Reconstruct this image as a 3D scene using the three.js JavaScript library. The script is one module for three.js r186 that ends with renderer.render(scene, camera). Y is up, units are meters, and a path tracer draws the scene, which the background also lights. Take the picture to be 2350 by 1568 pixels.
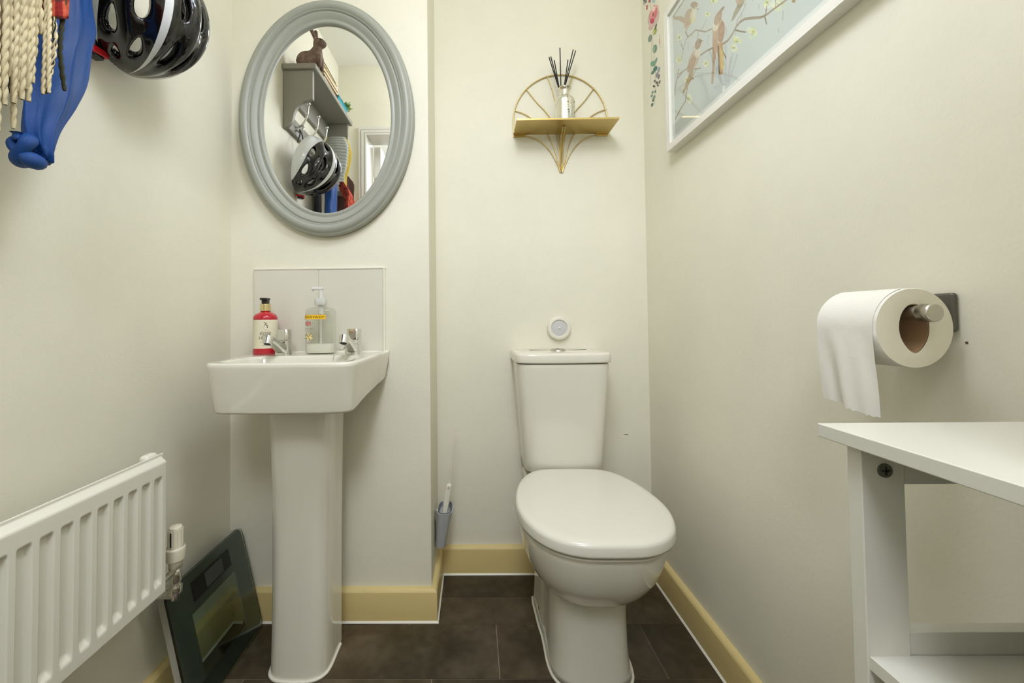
import * as THREE from 'three';
import { mergeGeometries, mergeVertices, toCreasedNormals } from 'three/addons/utils/BufferGeometryUtils.js';
import { RoundedBoxGeometry } from 'three/addons/geometries/RoundedBoxGeometry.js';
import { MarchingCubes } from 'three/addons/objects/MarchingCubes.js';
import { RectAreaLightUniformsLib } from 'three/addons/lights/RectAreaLightUniformsLib.js';
import { ImprovedNoise } from 'three/addons/math/ImprovedNoise.js';

// ---------------------------------------------------------------- camera, light, exposure
const scene = new THREE.Scene();
scene.background = new THREE.Color(0x000000);
const W = 2350, H = 1568, F = 920, CX = 1078, CY = 708, EYE = 0.93;
const camera = new THREE.PerspectiveCamera(2 * Math.atan(H / 2 / F) * 180 / Math.PI, W / H, 0.01, 30);
camera.position.set(0, EYE, 0);
camera.rotation.order = 'YXZ';
camera.rotation.set(0.0244, 0.0105, -0.0103);
camera.setViewOffset(W, H, W / 2 - CX, H / 2 - CY, W, H);
camera.updateMatrixWorld(true);
const renderer = new THREE.WebGLRenderer({ antialias: true });
renderer.toneMapping = THREE.LinearToneMapping;
renderer.toneMappingExposure = 0.44;
renderer.shadowMap.enabled = true;

RectAreaLightUniformsLib.init();
const LAMP = [0.05, 2.20, -0.50], LAMP_POWER = 2.3, LAMP_DOWN = 26;   // ceiling globe in the cloakroom: light all round and down
const HALL = [-0.08, 2.20, 0.62], HALL_POWER = 8.6;           // ceiling dome in the hallway
function lampLight(p, power, color, r) {
  const l = new THREE.PointLight(color, power, 0, 2);
  l.position.set(...p); l.castShadow = true; l.shadow.radius = r; l.shadow.mapSize.set(1024, 1024); l.shadow.camera.near = 0.02;
  scene.add(l); return l;
}
lampLight([LAMP[0], LAMP[1], LAMP[2]], LAMP_POWER, new THREE.Color().setRGB(0.80, 0.845, 1.0), 6.5).name = 'cloakroom_lamp_light';
lampLight([HALL[0], HALL[1], HALL[2]], HALL_POWER, new THREE.Color().setRGB(0.80, 0.845, 1.0), 12).name = 'hallway_lamp_light';

{
  const r = new THREE.RectAreaLight(new THREE.Color().setRGB(0.80, 0.845, 1.0), LAMP_DOWN, 0.34, 0.34); r.position.set(LAMP[0], LAMP[1] - 0.176, LAMP[2]); r.lookAt(LAMP[0], 0, LAMP[2]); r.name = 'cloakroom_lamp_glow'; scene.add(r);
}

// ---------------------------------------------------------------- room measures (metres; camera stands at x = z = 0 in the doorway)
const XL = -0.7727, XR = 0.6444, ZB = -1.2663, ZN = -1.4944, XB = -0.1402, CEIL = 2.4;
const ZD = -0.228, ZD2 = -0.11;           // door wall faces
const DX0 = -0.605, DX1 = 0.40, DH = 1.985;

// ---------------------------------------------------------------- helpers
const noise = new ImprovedNoise();
function rng(seed) { let s = seed >>> 0; return () => { s = (s + 0x6D2B79F5) >>> 0; let t = s; t = Math.imul(t ^ (t >>> 15), t | 1); t ^= t + Math.imul(t ^ (t >>> 7), t | 61); return ((t ^ (t >>> 14)) >>> 0) / 4294967296; }; }
const V = (x, y, z) => new THREE.Vector3(x, y, z);
const CAMR = new THREE.Matrix3().setFromMatrix4(camera.matrixWorld);
const dirOf = (px, py) => V((px - CX) / F, -(py - CY) / F, -1).applyMatrix3(CAMR);
function at(px, py, axis, val) { const d = dirOf(px, py), o = { x: 0, y: EYE, z: 0 }; const t = (val - o[axis]) / d[axis]; return V(d.x * t, EYE + d.y * t, d.z * t); }
const names = {};
function numbered(n) { if (!(n in names)) { names[n] = 0; return n; } names[n]++; return n + '_' + String(names[n]).padStart(3, '0'); }
function prep(m) { m.castShadow = true; m.receiveShadow = true; return m; }
function part(name, geo, mat, parent) { const m = prep(new THREE.Mesh(geo, mat)); m.name = name; parent.add(m); return m; }
function thing(name, label, category, pos = [0, 0, 0], group) {
  const g = new THREE.Group(); g.name = numbered(name); g.position.set(...pos); g.userData = { label, category }; if (group) g.userData.group = group; scene.add(g); return g;
}
function solo(name, geo, mat, label, category, group) {
  const m = prep(new THREE.Mesh(geo, mat)); m.name = numbered(name); m.userData = { label, category }; if (group) m.userData.group = group; scene.add(m); return m;
}
function struct(name, geo, mat, label) {
  const m = geo ? prep(new THREE.Mesh(geo, mat)) : new THREE.Group(); m.name = name; m.userData = { kind: 'structure', label: label || name.replace(/_/g, ' ') , category: name.split('_')[0]}; scene.add(m); return m;
}
function box(x0, x1, y0, y1, z0, z1) { const g = new THREE.BoxGeometry(x1 - x0, y1 - y0, z1 - z0); g.translate((x0 + x1) / 2, (y0 + y1) / 2, (z0 + z1) / 2); return metreUV(g); }
function rbox(x0, x1, y0, y1, z0, z1, r = 0.003, s = 2) { const g = new RoundedBoxGeometry(x1 - x0, y1 - y0, z1 - z0, s, r); g.translate((x0 + x1) / 2, (y0 + y1) / 2, (z0 + z1) / 2); return metreUV(g); }
function metreUV(g) {                                             // uv in metres by the dominant normal
  const p = g.attributes.position, n = g.attributes.normal, uv = new Float32Array(p.count * 2);
  for (let i = 0; i < p.count; i++) {
    const ax = Math.abs(n.getX(i)), ay = Math.abs(n.getY(i)), az = Math.abs(n.getZ(i));
    let u, v; if (ax >= ay && ax >= az) { u = p.getZ(i); v = p.getY(i); } else if (ay >= az) { u = p.getX(i); v = p.getZ(i); } else { u = p.getX(i); v = p.getY(i); }
    uv[2 * i] = u; uv[2 * i + 1] = v;
  }
  g.setAttribute('uv', new THREE.BufferAttribute(uv, 2)); return g;
}
function merge(list) {
  return mergeGeometries(list.map((g) => { let q = g.index ? g.toNonIndexed() : g.clone(); for (const k of Object.keys(q.attributes)) if (!['position', 'normal', 'uv'].includes(k)) q.deleteAttribute(k); if (!q.attributes.uv) q.setAttribute('uv', new THREE.BufferAttribute(new Float32Array(q.attributes.position.count * 2), 2)); if (!q.attributes.normal) q.computeVertexNormals(); return q; }));
}
function rebuilt(pos, idx, uv, crease) {
  let g = new THREE.BufferGeometry(); g.setAttribute('position', new THREE.Float32BufferAttribute(pos, 3)); if (uv) g.setAttribute('uv', new THREE.Float32BufferAttribute(uv, 2)); g.setIndex(idx);
  if (crease !== undefined) g = toCreasedNormals(g, crease); else g.computeVertexNormals();
  if (!uv) metreUV(g); return g;
}
function loft(rings, { closed = true, cap0 = true, cap1 = true, crease } = {}) {   // rings of equal length, joined in order
  const n = rings[0].length, pos = [], idx = [], uv = []; let vlen = 0;
  rings.forEach((r, i) => { if (i) vlen += r[0].distanceTo(rings[i - 1][0]); r.forEach((p, j) => { pos.push(p.x, p.y, p.z); uv.push(j / n, vlen); }); });
  const m = closed ? n : n - 1;
  for (let i = 0; i + 1 < rings.length; i++) for (let j = 0; j < m; j++) { const a = i * n + j, b = i * n + (j + 1) % n, c = a + n, d = b + n; idx.push(a, b, d, a, d, c); }
  function cap(k, flip) { const c = rings[k].reduce((s, p) => s.add(p), V(0, 0, 0)).multiplyScalar(1 / n); const ci = pos.length / 3; pos.push(c.x, c.y, c.z); uv.push(0.5, 0); for (let j = 0; j < n; j++) { const a = k * n + j, b = k * n + (j + 1) % n; flip ? idx.push(ci, b, a) : idx.push(ci, a, b); } }
  if (closed && cap0) cap(0, true); if (closed && cap1) cap(rings.length - 1, false);
  const g = rebuilt(pos, idx, uv, crease); return g;
}
function tube(pts, r, seg = 24, rad = 8, closed = false) { return new THREE.TubeGeometry(new THREE.CatmullRomCurve3(pts, closed, 'centripetal'), seg, r, rad, closed); }
function rod(a, b, r, rad = 12) { const d = b.clone().sub(a), g = new THREE.CylinderGeometry(r, r, d.length(), rad); g.applyQuaternion(new THREE.Quaternion().setFromUnitVectors(V(0, 1, 0), d.clone().normalize())); g.translate((a.x + b.x) / 2, (a.y + b.y) / 2, (a.z + b.z) / 2); return g; }
function lathe(pts, seg = 40) { return new THREE.LatheGeometry(pts.map(([r, y]) => new THREE.Vector2(r, y)), seg); }
function taper(curve, radii, seg = 30, rad = 10) {                 // a tube whose radius follows radii(t)
  const fr = curve.computeFrenetFrames(seg, false), rings = [];
  for (let i = 0; i <= seg; i++) { const t = i / seg, p = curve.getPointAt(t), r = radii(t), ring = []; for (let j = 0; j < rad; j++) { const a = j / rad * Math.PI * 2; ring.push(p.clone().addScaledVector(fr.normals[i], Math.cos(a) * r).addScaledVector(fr.binormals[i], Math.sin(a) * r)); } rings.push(ring); }
  return loft(rings);
}
function halfOutline(cx, pts, n = 96) {                            // half outline (dx, z) from front middle to back middle, mirrored about cx; returns f(y) ring
  const c = new THREE.CatmullRomCurve3(pts.map(([x, z]) => V(x, 0, z)), false, 'centripetal', 0.5), h = n / 2, out = [];
  for (let i = 0; i <= h; i++) { const p = c.getPointAt(i / h); out.push([p.x, p.z]); }
  const ring = []; for (let i = 0; i <= h; i++) ring.push([cx + Math.max(0, out[i][0]), out[i][1]]); for (let i = h - 1; i > 0; i--) ring.push([cx - Math.max(0, out[i][0]), out[i][1]]);
  return (y) => ring.map(([x, z]) => V(x, typeof y === 'function' ? y(x, z) : y, z));
}
function marching(res, c, half, sdf) {                             // mesh the zero level of a signed distance
  const mc = new MarchingCubes(res, new THREE.MeshBasicMaterial(), false, false, 400000);
  mc.isolation = 0; const hs = res / 2;
  for (let k = 0; k < res; k++) for (let j = 0; j < res; j++) for (let i = 0; i < res; i++) mc.field[k * res * res + j * res + i] = -sdf(c.x + (i - hs) / hs * half, c.y + (j - hs) / hs * half, c.z + (k - hs) / hs * half);
  mc.update(); const n = mc.count, pos = new Float32Array(n * 3), P = mc.positionArray;
  for (let i = 0; i < n; i++) { pos[3 * i] = c.x + P[3 * i] * half; pos[3 * i + 1] = c.y + P[3 * i + 1] * half; pos[3 * i + 2] = c.z + P[3 * i + 2] * half; }
  let g = new THREE.BufferGeometry(); g.setAttribute('position', new THREE.BufferAttribute(pos, 3)); g = mergeVertices(g, 1e-5); g.computeVertexNormals(); return g;
}
const smin = (a, b, k) => { const h = Math.max(k - Math.abs(a - b), 0) / k; return Math.min(a, b) - h * h * k / 4; };
const ell = (x, y, z, c, r) => { const a = (x - c[0]) / r[0], b = (y - c[1]) / r[1], d = (z - c[2]) / r[2], k0 = Math.hypot(a, b, d), k1 = Math.hypot(a / r[0], b / r[1], d / r[2]) || 1e-6; return k0 * (k0 - 1) / k1; };
const caps = (x, y, z, a, b, ra, rb) => { const ex = b[0] - a[0], ey = b[1] - a[1], ez = b[2] - a[2], px = x - a[0], py = y - a[1], pz = z - a[2]; const t = Math.min(1, Math.max(0, (px * ex + py * ey + pz * ez) / (ex * ex + ey * ey + ez * ez))); return Math.hypot(px - ex * t, py - ey * t, pz - ez * t) - (ra + (rb - ra) * t); };

// ---------------------------------------------------------------- textures and materials
function dataTex(n, f, srgb) {                                      // f(u, v) -> [r, g, b] 0..255, repeats
  const d = new Uint8Array(n * n * 4); for (let j = 0; j < n; j++) for (let i = 0; i < n; i++) { const c = f(i / n, j / n); d.set([c[0], c[1], c[2], 255], (j * n + i) * 4); }
  const t = new THREE.DataTexture(d, n, n); t.wrapS = t.wrapT = THREE.RepeatWrapping; t.magFilter = THREE.LinearFilter; t.minFilter = THREE.LinearMipmapLinearFilter; t.generateMipmaps = true; if (srgb) t.colorSpace = THREE.SRGBColorSpace; t.needsUpdate = true; return t;
}
function hash2(x, y, s) { let h = Math.imul(x, 374761393) ^ Math.imul(y, 668265263) ^ Math.imul(s, 974634777); h = Math.imul(h ^ (h >>> 13), 1274126177); return ((h ^ (h >>> 16)) >>> 0) / 2147483648 - 1; }
function tileNoise(u, v, f, seed) {                                 // value noise, -1..1, repeats over the unit square
  const n = Math.max(1, Math.round(f)), x = u * n, y = v * n, i = Math.floor(x), j = Math.floor(y), a = x - i, b = y - j, p = a * a * (3 - 2 * a), q = b * b * (3 - 2 * b), i0 = i % n, i1 = (i + 1) % n, j0 = j % n, j1 = (j + 1) % n, s = Math.round(seed * 10);
  const t = hash2(i0, j0, s) * (1 - p) + hash2(i1, j0, s) * p, w = hash2(i0, j1, s) * (1 - p) + hash2(i1, j1, s) * p; return (t * (1 - q) + w * q) * 0.8;
}
function fbm(u, v, f, seed, o = 4) { let s = 0, a = 1, t = 0; for (let i = 0; i < o; i++) { s += a * tileNoise(u, v, f, seed + i * 7.3); t += a; a *= 0.55; f *= 2.03; } return s / t; }
function canvasTex(w, h, draw) { const c = document.createElement('canvas'); c.width = w; c.height = h; draw(c.getContext('2d'), w, h); const t = new THREE.CanvasTexture(c); t.colorSpace = THREE.SRGBColorSpace; t.anisotropy = 8; return t; }
const rep = (t, x, y) => { const c = t.clone(); c.repeat.set(x, y ?? x); c.needsUpdate = true; return c; };
const stippleT = dataTex(512, (u, v) => { const g = 128 + 70 * fbm(u, v, 64, 3, 3) + 24 * fbm(u, v, 16, 9, 2); return [g, g, g]; });
const paintT = dataTex(512, (u, v) => { const g = 249 + 6 * fbm(u, v, 5, 21, 4); return [g, g, g - 1]; }, true);
const stdm = (o) => new THREE.MeshStandardMaterial(o);
const phys = (o) => new THREE.MeshPhysicalMaterial(o);
const lin = (r, g, b) => new THREE.Color().setRGB(r, g, b);

const M = {};
M.wall = stdm({ color: lin(0.88, 0.848, 0.69), roughness: 0.62, map: rep(paintT, 1.3), bumpMap: rep(stippleT, 3.2), bumpScale: 0.00042 });
M.ceil = stdm({ color: lin(0.88, 0.865, 0.77), roughness: 0.9, bumpMap: rep(stippleT, 4), bumpScale: 0.0004 });
M.skirt = phys({ color: lin(0.73, 0.575, 0.25), roughness: 0.32, bumpMap: rep(stippleT, 2, 8), bumpScale: 0.0003 });
M.woodwhite = phys({ color: lin(0.83, 0.81, 0.72), roughness: 0.25 });
M.sealant = stdm({ color: lin(0.84, 0.81, 0.68), roughness: 0.4 });
M.ceramic = phys({ color: lin(0.80, 0.775, 0.655), roughness: 0.09, ior: 1.52, clearcoat: 0.4, clearcoatRoughness: 0.04 });
M.plasticlid = phys({ color: lin(0.79, 0.765, 0.655), roughness: 0.2 });
M.chrome = stdm({ color: lin(0.74, 0.74, 0.72), metalness: 1, roughness: 0.08 });
M.satin = stdm({ color: lin(0.56, 0.53, 0.47), metalness: 1, roughness: 0.33 });
M.darkplate = stdm({ color: lin(0.13, 0.12, 0.10), metalness: 0.6, roughness: 0.45 });
M.gold = stdm({ color: lin(0.60, 0.46, 0.19), metalness: 1, roughness: 0.3, bumpMap: rep(stippleT, 6), bumpScale: 0.0001 });
M.mirror = stdm({ color: lin(0.95, 0.955, 0.94), metalness: 1, roughness: 0.0 });
M.mirrorframe = phys({ color: lin(0.35, 0.36, 0.30), roughness: 0.34 });
M.black = phys({ color: lin(0.012, 0.012, 0.012), roughness: 0.12 });
M.blackmat = stdm({ color: lin(0.015, 0.015, 0.014), roughness: 0.7 });
M.whiteplastic = phys({ color: lin(0.80, 0.775, 0.655), roughness: 0.3 });
M.rad = phys({ color: lin(0.79, 0.77, 0.655), roughness: 0.25 });
M.stand = phys({ color: lin(0.70, 0.685, 0.585), roughness: 0.35 });

// ---------------------------------------------------------------- the room shell
struct('wall_left', box(XL - 0.1, XL, 0, CEIL, ZN - 0.1, ZD), M.wall, 'white painted wall carrying the radiator and coat rack');
const wallRight = struct('wall_right', box(XR, XR + 0.1, 0, CEIL, ZN - 0.1, ZD), M.wall, 'white painted wall carrying the bird picture');
const wallBack = struct('wall_back', box(XB - 0.05, XR, 0, CEIL, ZN - 0.1, ZN), M.wall, 'white painted wall behind the toilet');
struct('wall_boxing', (() => { const s = new THREE.Shape(); s.moveTo(XL, -ZN); s.lineTo(XL, -ZB); s.lineTo(XB - 0.004, -ZB); s.quadraticCurveTo(XB, -ZB, XB, -ZB + 0.004); s.lineTo(XB, -ZN); s.closePath(); const g = new THREE.ExtrudeGeometry(s, { depth: CEIL, bevelEnabled: false, curveSegments: 6 }); g.rotateX(-Math.PI / 2); return metreUV(g); })(), M.wall, 'white painted boxed-out wall behind the basin');
struct('wall_front', merge([box(XL - 0.1, DX0 - 0.02, 0, CEIL, ZD, ZD2), box(DX1 + 0.02, XR + 0.1, 0, CEIL, ZD, ZD2), box(DX0 - 0.02, DX1 + 0.02, DH + 0.02, CEIL, ZD, ZD2)]), M.wall, 'white painted wall around the doorway');
struct('ceiling', box(-1.5, 1.5, CEIL, CEIL + 0.1, ZN - 0.1, 2.1), M.ceil, 'white ceiling');
struct('wall_hall_left', box(-1.3, -1.2, 0, CEIL, ZD2, 2.0), M.wall, 'white hallway side wall');
struct('wall_hall_right', box(1.2, 1.3, 0, CEIL, ZD2, 2.0), M.wall, 'white hallway side wall by the stand');
struct('wall_hall_back', box(-1.3, 1.3, 0, CEIL, 2.0, 2.1), M.wall, 'white hallway end wall');
struct('wall_hall_front', merge([box(-1.3, XL - 0.1, 0, CEIL, ZD, ZD2), box(XR + 0.1, 1.3, 0, CEIL, ZD, ZD2)]), M.wall, 'white hallway wall beside the doorway');

{
  const mark = stdm({ color: lin(0.12, 0.10, 0.07), roughness: 0.9 }), dot = at(2219, 787, 'x', XR), sc = at(1437, 997.5, 'z', ZN);
  const g = new THREE.CylinderGeometry(0.0017, 0.0017, 0.0006, 12); g.rotateZ(Math.PI / 2); g.translate(XR - 0.0002, dot.y, dot.z); part('nail_hole', g, mark, wallRight);
  const s = new THREE.SphereGeometry(1, 12, 8); s.scale(0.008, 0.0011, 0.0004); s.translate(sc.x, sc.y, ZN + 0.0001); part('scuff', s, mark, wallBack);
}

// floor: dark slate-look planks, each one a piece
const slate = [0, 1, 2, 3].map((k) => dataTex(512, (u, v) => {
  const a = fbm(u, v, 4, 11 + k * 5.1, 5), b = fbm(u, v, 9, 40 + k * 3.7, 4), c = fbm(u, v, 46, 80 + k, 2), s = fbm(u * 1, v * 1, 2.2, 120 + k * 2, 3);
  const l = 66 + 40 * a + 26 * b + 16 * c, w = 7 * s + 6 * a;
  return [Math.max(8, l + 5 + w), Math.max(8, l - 7 + 2 * b), Math.max(5, l - 25 - w * 0.6)];
}, true));
M.tiles = slate.map((t) => phys({ map: t, roughness: 0.42, bumpMap: rep(stippleT, 3), bumpScale: 0.0006 }));
M.grout = stdm({ color: lin(0.34, 0.29, 0.20), roughness: 0.8 });
{
  const fl = struct('floor', null, null, 'dark brown slate-effect tiled floor');
  part('floor_bed', box(-1.3, 1.3, -0.1, -0.0012, ZN - 0.1, 2.0), M.grout, fl);
  const rows = [[-1.60, -1.36, 0.30], [-1.36, -1.239, -0.206], [-1.239, -1.056, 0.057], [-1.056, -0.934, -0.119], [-0.934, -0.752, 0.16], [-0.752, -0.63, -0.02], [-0.63, -0.448, 0.22], [-0.448, -0.326, -0.1], [-0.326, -0.144, 0.03], [-0.144, -0.022, 0.3]];
  for (let z = -0.022; z < 1.9;) { rows.push([z, z + 0.182, (rows.length * 0.17) % 0.433]); z += 0.182; rows.push([z, z + 0.122, (rows.length * 0.13) % 0.433]); z += 0.122; }
  const R = rng(5), gp = 0.0018, cache = {};
  rows.forEach(([z0, z1, j], ri) => {
    for (let k = -4; k <= 3; k++) {
      const st = (q) => j + q * (q < 0 ? 0.487 : 0.433); let a = st(k), b = st(k + 1); const lo = ri < 11 ? XL : -1.25, hi = ri < 11 ? XR : 1.25; a = Math.max(a, lo); b = Math.min(b, hi); if (b - a < 0.01) continue;
      const d = z1 - z0, key = [(b - a).toFixed(3), d.toFixed(3)].join(); 
      const g = cache[key] || (cache[key] = metreUV(new THREE.BoxGeometry(b - a - gp, 0.004, d - gp)));
      const t = part('tile', g, M.tiles[Math.floor(R() * 4)], fl); t.position.set((a + b) / 2, -0.002, (z0 + z1) / 2); t.rotation.y = R() < 0.5 ? Math.PI : 0;
    }
  });
}

// skirting boards with a bead of sealant, mitred at the corners
{
  const path = [[XL, ZD], [XL, ZB], [XB, ZB], [XB, ZN], [XR, ZN], [XR, ZD]];
  const nm = ['baseboard_left', 'baseboard_boxing', 'baseboard_boxing_side', 'baseboard_back', 'baseboard_right'];
  const nrm = path.slice(0, -1).map((p, i) => { const q = path[i + 1], dx = q[0] - p[0], dz = q[1] - p[1], l = Math.hypot(dx, dz); return [-dz / l, dx / l]; });
  const off = (i, d) => { const a = nrm[Math.max(0, i - 1)], b = nrm[Math.min(nrm.length - 1, i)], k = 1 + a[0] * b[0] + a[1] * b[1]; return [path[i][0] + (a[0] + b[0]) / k * d, path[i][1] + (a[1] + b[1]) / k * d]; };
  const sweep = (i, prof) => { const rs = [i, i + 1].map((k) => prof.map(([d, y]) => { const o = off(k, d); return V(o[0], y, o[1]); })); return metreUV(toCreasedNormals(loft(rs), 0.5)); };
  for (let i = 0; i < 5; i++) {
    const b = struct(nm[i], sweep(i, [[0, 0], [0, 0.098], [0.0085, 0.0975], [0.0125, 0.0955], [0.0175, 0.090], [0.018, 0.088], [0.018, 0]]), M.skirt, 'cream gloss skirting board');
    part('sealant_bead', sweep(i, [[0.016, 0.0001], [0.016, 0.006], [0.0195, 0.0042], [0.0225, 0.0001]]), M.sealant, b);
  }
}

// doorway behind the camera, seen in the mirror
{
  const steps = [[0.052, 0.010], [0.046, 0.016], [0.034, 0.012], [0.030, 0.020], [0.014, 0.015], [0.010, 0.022]], gs = [];
  for (let k = 0; k < steps.length; k++) { const o = steps[k][0], i = k + 1 < steps.length ? steps[k + 1][0] : 0.0, t = steps[k][1]; gs.push(box(DX0 - o, DX0 - i, 0, DH + o, ZD - t, ZD), box(DX1 + i, DX1 + o, 0, DH + o, ZD - t, ZD), box(DX0 - i, DX1 + i, DH + i, DH + o, ZD - t, ZD)); }
  const tr = struct('trim_1', null, null, 'white moulded architrave around the doorway');
  part('architrave', merge(gs), M.woodwhite, tr);
  part('door_lining', merge([box(DX0 - 0.02, DX0, 0, DH, ZD, ZD2), box(DX1, DX1 + 0.02, 0, DH, ZD, ZD2), box(DX0 - 0.02, DX1 + 0.02, DH, DH + 0.02, ZD, ZD2)]), M.woodwhite, tr);
  const d = struct('door_1', null, null, 'white door opened flat into the hallway');
  part('door_leaf', rbox(DX0 + 0.006, DX0 + 0.046, 0.01, DH - 0.005, ZD2 + 0.012, ZD2 + 0.012 + 0.9, 0.002), M.woodwhite, d);
  for (const y of [0.25, 1.0, 1.74]) { const h = part('hinge', box(DX0 + 0.008, DX0 + 0.040, y - 0.05, y + 0.05, ZD2 + 0.0095, ZD2 + 0.0125), M.satin, d); part('knuckle', rod(V(DX0 + 0.001, y - 0.05, ZD2 + 0.006), V(DX0 + 0.001, y + 0.05, ZD2 + 0.006), 0.006), M.satin, h); }
  part('door_handle', merge([rod(V(DX0 + 0.046, 1.0, 0.74), V(DX0 + 0.09, 1.0, 0.74), 0.009), rod(V(DX0 + 0.09, 1.0, 0.74), V(DX0 + 0.09, 1.0, 0.62), 0.009)]), M.satin, d);
}

// lamps
M.opal = stdm({ color: lin(0.9, 0.9, 0.86), emissive: lin(1, 0.93, 0.80), emissiveIntensity: 1.5, roughness: 0.4 });
function ceilingLamp(p, label) {
  const t = thing('ceiling_lamp', label, 'lamp', [p[0], CEIL, p[2]]);
  part('backplate', (() => { const g = new THREE.CylinderGeometry(0.08, 0.08, 0.02, 48); g.translate(0, -0.01, 0); return g; })(), M.whiteplastic, t);
  const yc = p[1] - CEIL, R = 0.17; part('neck', rod(V(0, -0.02, 0), V(0, yc + R * 0.97, 0), 0.05, 32), M.satin, t);
  part('opal_globe', lathe(Array.from({ length: 25 }, (_, i) => { const a = -Math.PI / 2 + i / 24 * Math.PI; return [Math.max(0.0005, R * Math.cos(a)), yc + R * Math.sin(a)]; }), 48), M.opal, t);
  return t;
}
ceilingLamp(LAMP, 'round opal globe ceiling lamp in the cloakroom');
ceilingLamp(HALL, 'round opal globe ceiling lamp in the hallway');

// ---------------------------------------------------------------- oval mirror
{
  const c = V(-0.461, 1.569, ZB), a = 0.205, b = 0.3035, N = 288;
  const t = thing('oval_mirror', 'large oval wall mirror in a moulded grey frame above the basin', 'mirror', [c.x, c.y, c.z]);
  const prof = [[-0.004, 0.006], [0, 0.0125], [0, 0.017], [0.0025, 0.0195], [0.006, 0.0205], [0.0105, 0.0195], [0.013, 0.0175], [0.0155, 0.0195], [0.022, 0.0235], [0.029, 0.0265], [0.0325, 0.0265], [0.0335, 0.0245], [0.036, 0.0245], [0.037, 0.028], [0.039, 0.030], [0.041, 0.0285], [0.042, 0.0305], [0.047, 0.034], [0.053, 0.0352], [0.059, 0.0335], [0.0635, 0.0295], [0.065, 0.026], [0.0675, 0.0262], [0.0715, 0.024], [0.0735, 0.0195], [0.0735, 0.0]];
  const rings = prof.map(([d, h]) => Array.from({ length: N }, (_, i) => { const q = i / N * Math.PI * 2; return V(Math.cos(q) * (a + d), Math.sin(q) * (b + d), h); }));
  rings.push(rings[0].map((p) => V(p.x, p.y, 0)));
  part('frame', loft(rings, { cap0: false, cap1: false }), M.mirrorframe, t);
  const gr = (d, z) => Array.from({ length: N }, (_, i) => { const q = i / N * Math.PI * 2; return V(Math.cos(q) * (a + d), Math.sin(q) * (b + d), z); });
  part('glass', toCreasedNormals(loft([gr(0.006, 0.004), gr(0.006, 0.0105), gr(-0.001, 0.0105)]), 0.3), M.mirror, t);
}

// ---------------------------------------------------------------- basin, pedestal, splashback
M.splash = phys({ color: lin(0.72, 0.70, 0.585), roughness: 0.1 });
{
  const t = thing('splashback', 'two glazed white splashback tiles with edging trim above the basin', 'splashback', [0, 0, 0]);
  const x0 = -0.694, x1 = -0.287, y0 = 0.822, y1 = 1.088, xm = -0.4905, z = ZB;
  part('tile', rbox(x0, xm - 0.0007, y0, y1, z, z + 0.0075, 0.0012), M.splash, t); part('tile', rbox(xm + 0.0007, x1, y0, y1, z, z + 0.0075, 0.0012), M.splash, t);
  const q = (s) => { const sh = new THREE.Shape(); sh.moveTo(0, 0); sh.lineTo(0.010, 0); sh.absarc(0, 0, 0.010, 0, Math.PI / 2, false); sh.closePath(); return sh; };
  const tr = (len) => new THREE.ExtrudeGeometry(q(), { depth: len, bevelEnabled: false, curveSegments: 6 });
  const top = tr(x1 - x0 + 0.008); top.rotateY(Math.PI / 2); top.rotateX(0); top.scale(1, 1, -1); 
  part('edging_trim', merge([rbox(x0 - 0.002, x1 + 0.009, y1, y1 + 0.008, z, z + 0.0095, 0.0035, 3), rbox(x1, x1 + 0.0075, y0 - 0.004, y1 + 0.006, z, z + 0.0095, 0.0035, 3)]), M.sealant, t);
  const jm = stdm({ color: lin(0.70, 0.67, 0.56), roughness: 0.6 }); part('sealant_edge', rbox(x0 - 0.004, x0 + 0.001, y0, y1, z, z + 0.006, 0.0015), jm, t); part('grout_joint', box(xm - 0.0012, xm + 0.0012, y0, y1, z, z + 0.0055), jm, t);
}
const BX = -0.468, RIM = 0.829;
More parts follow.
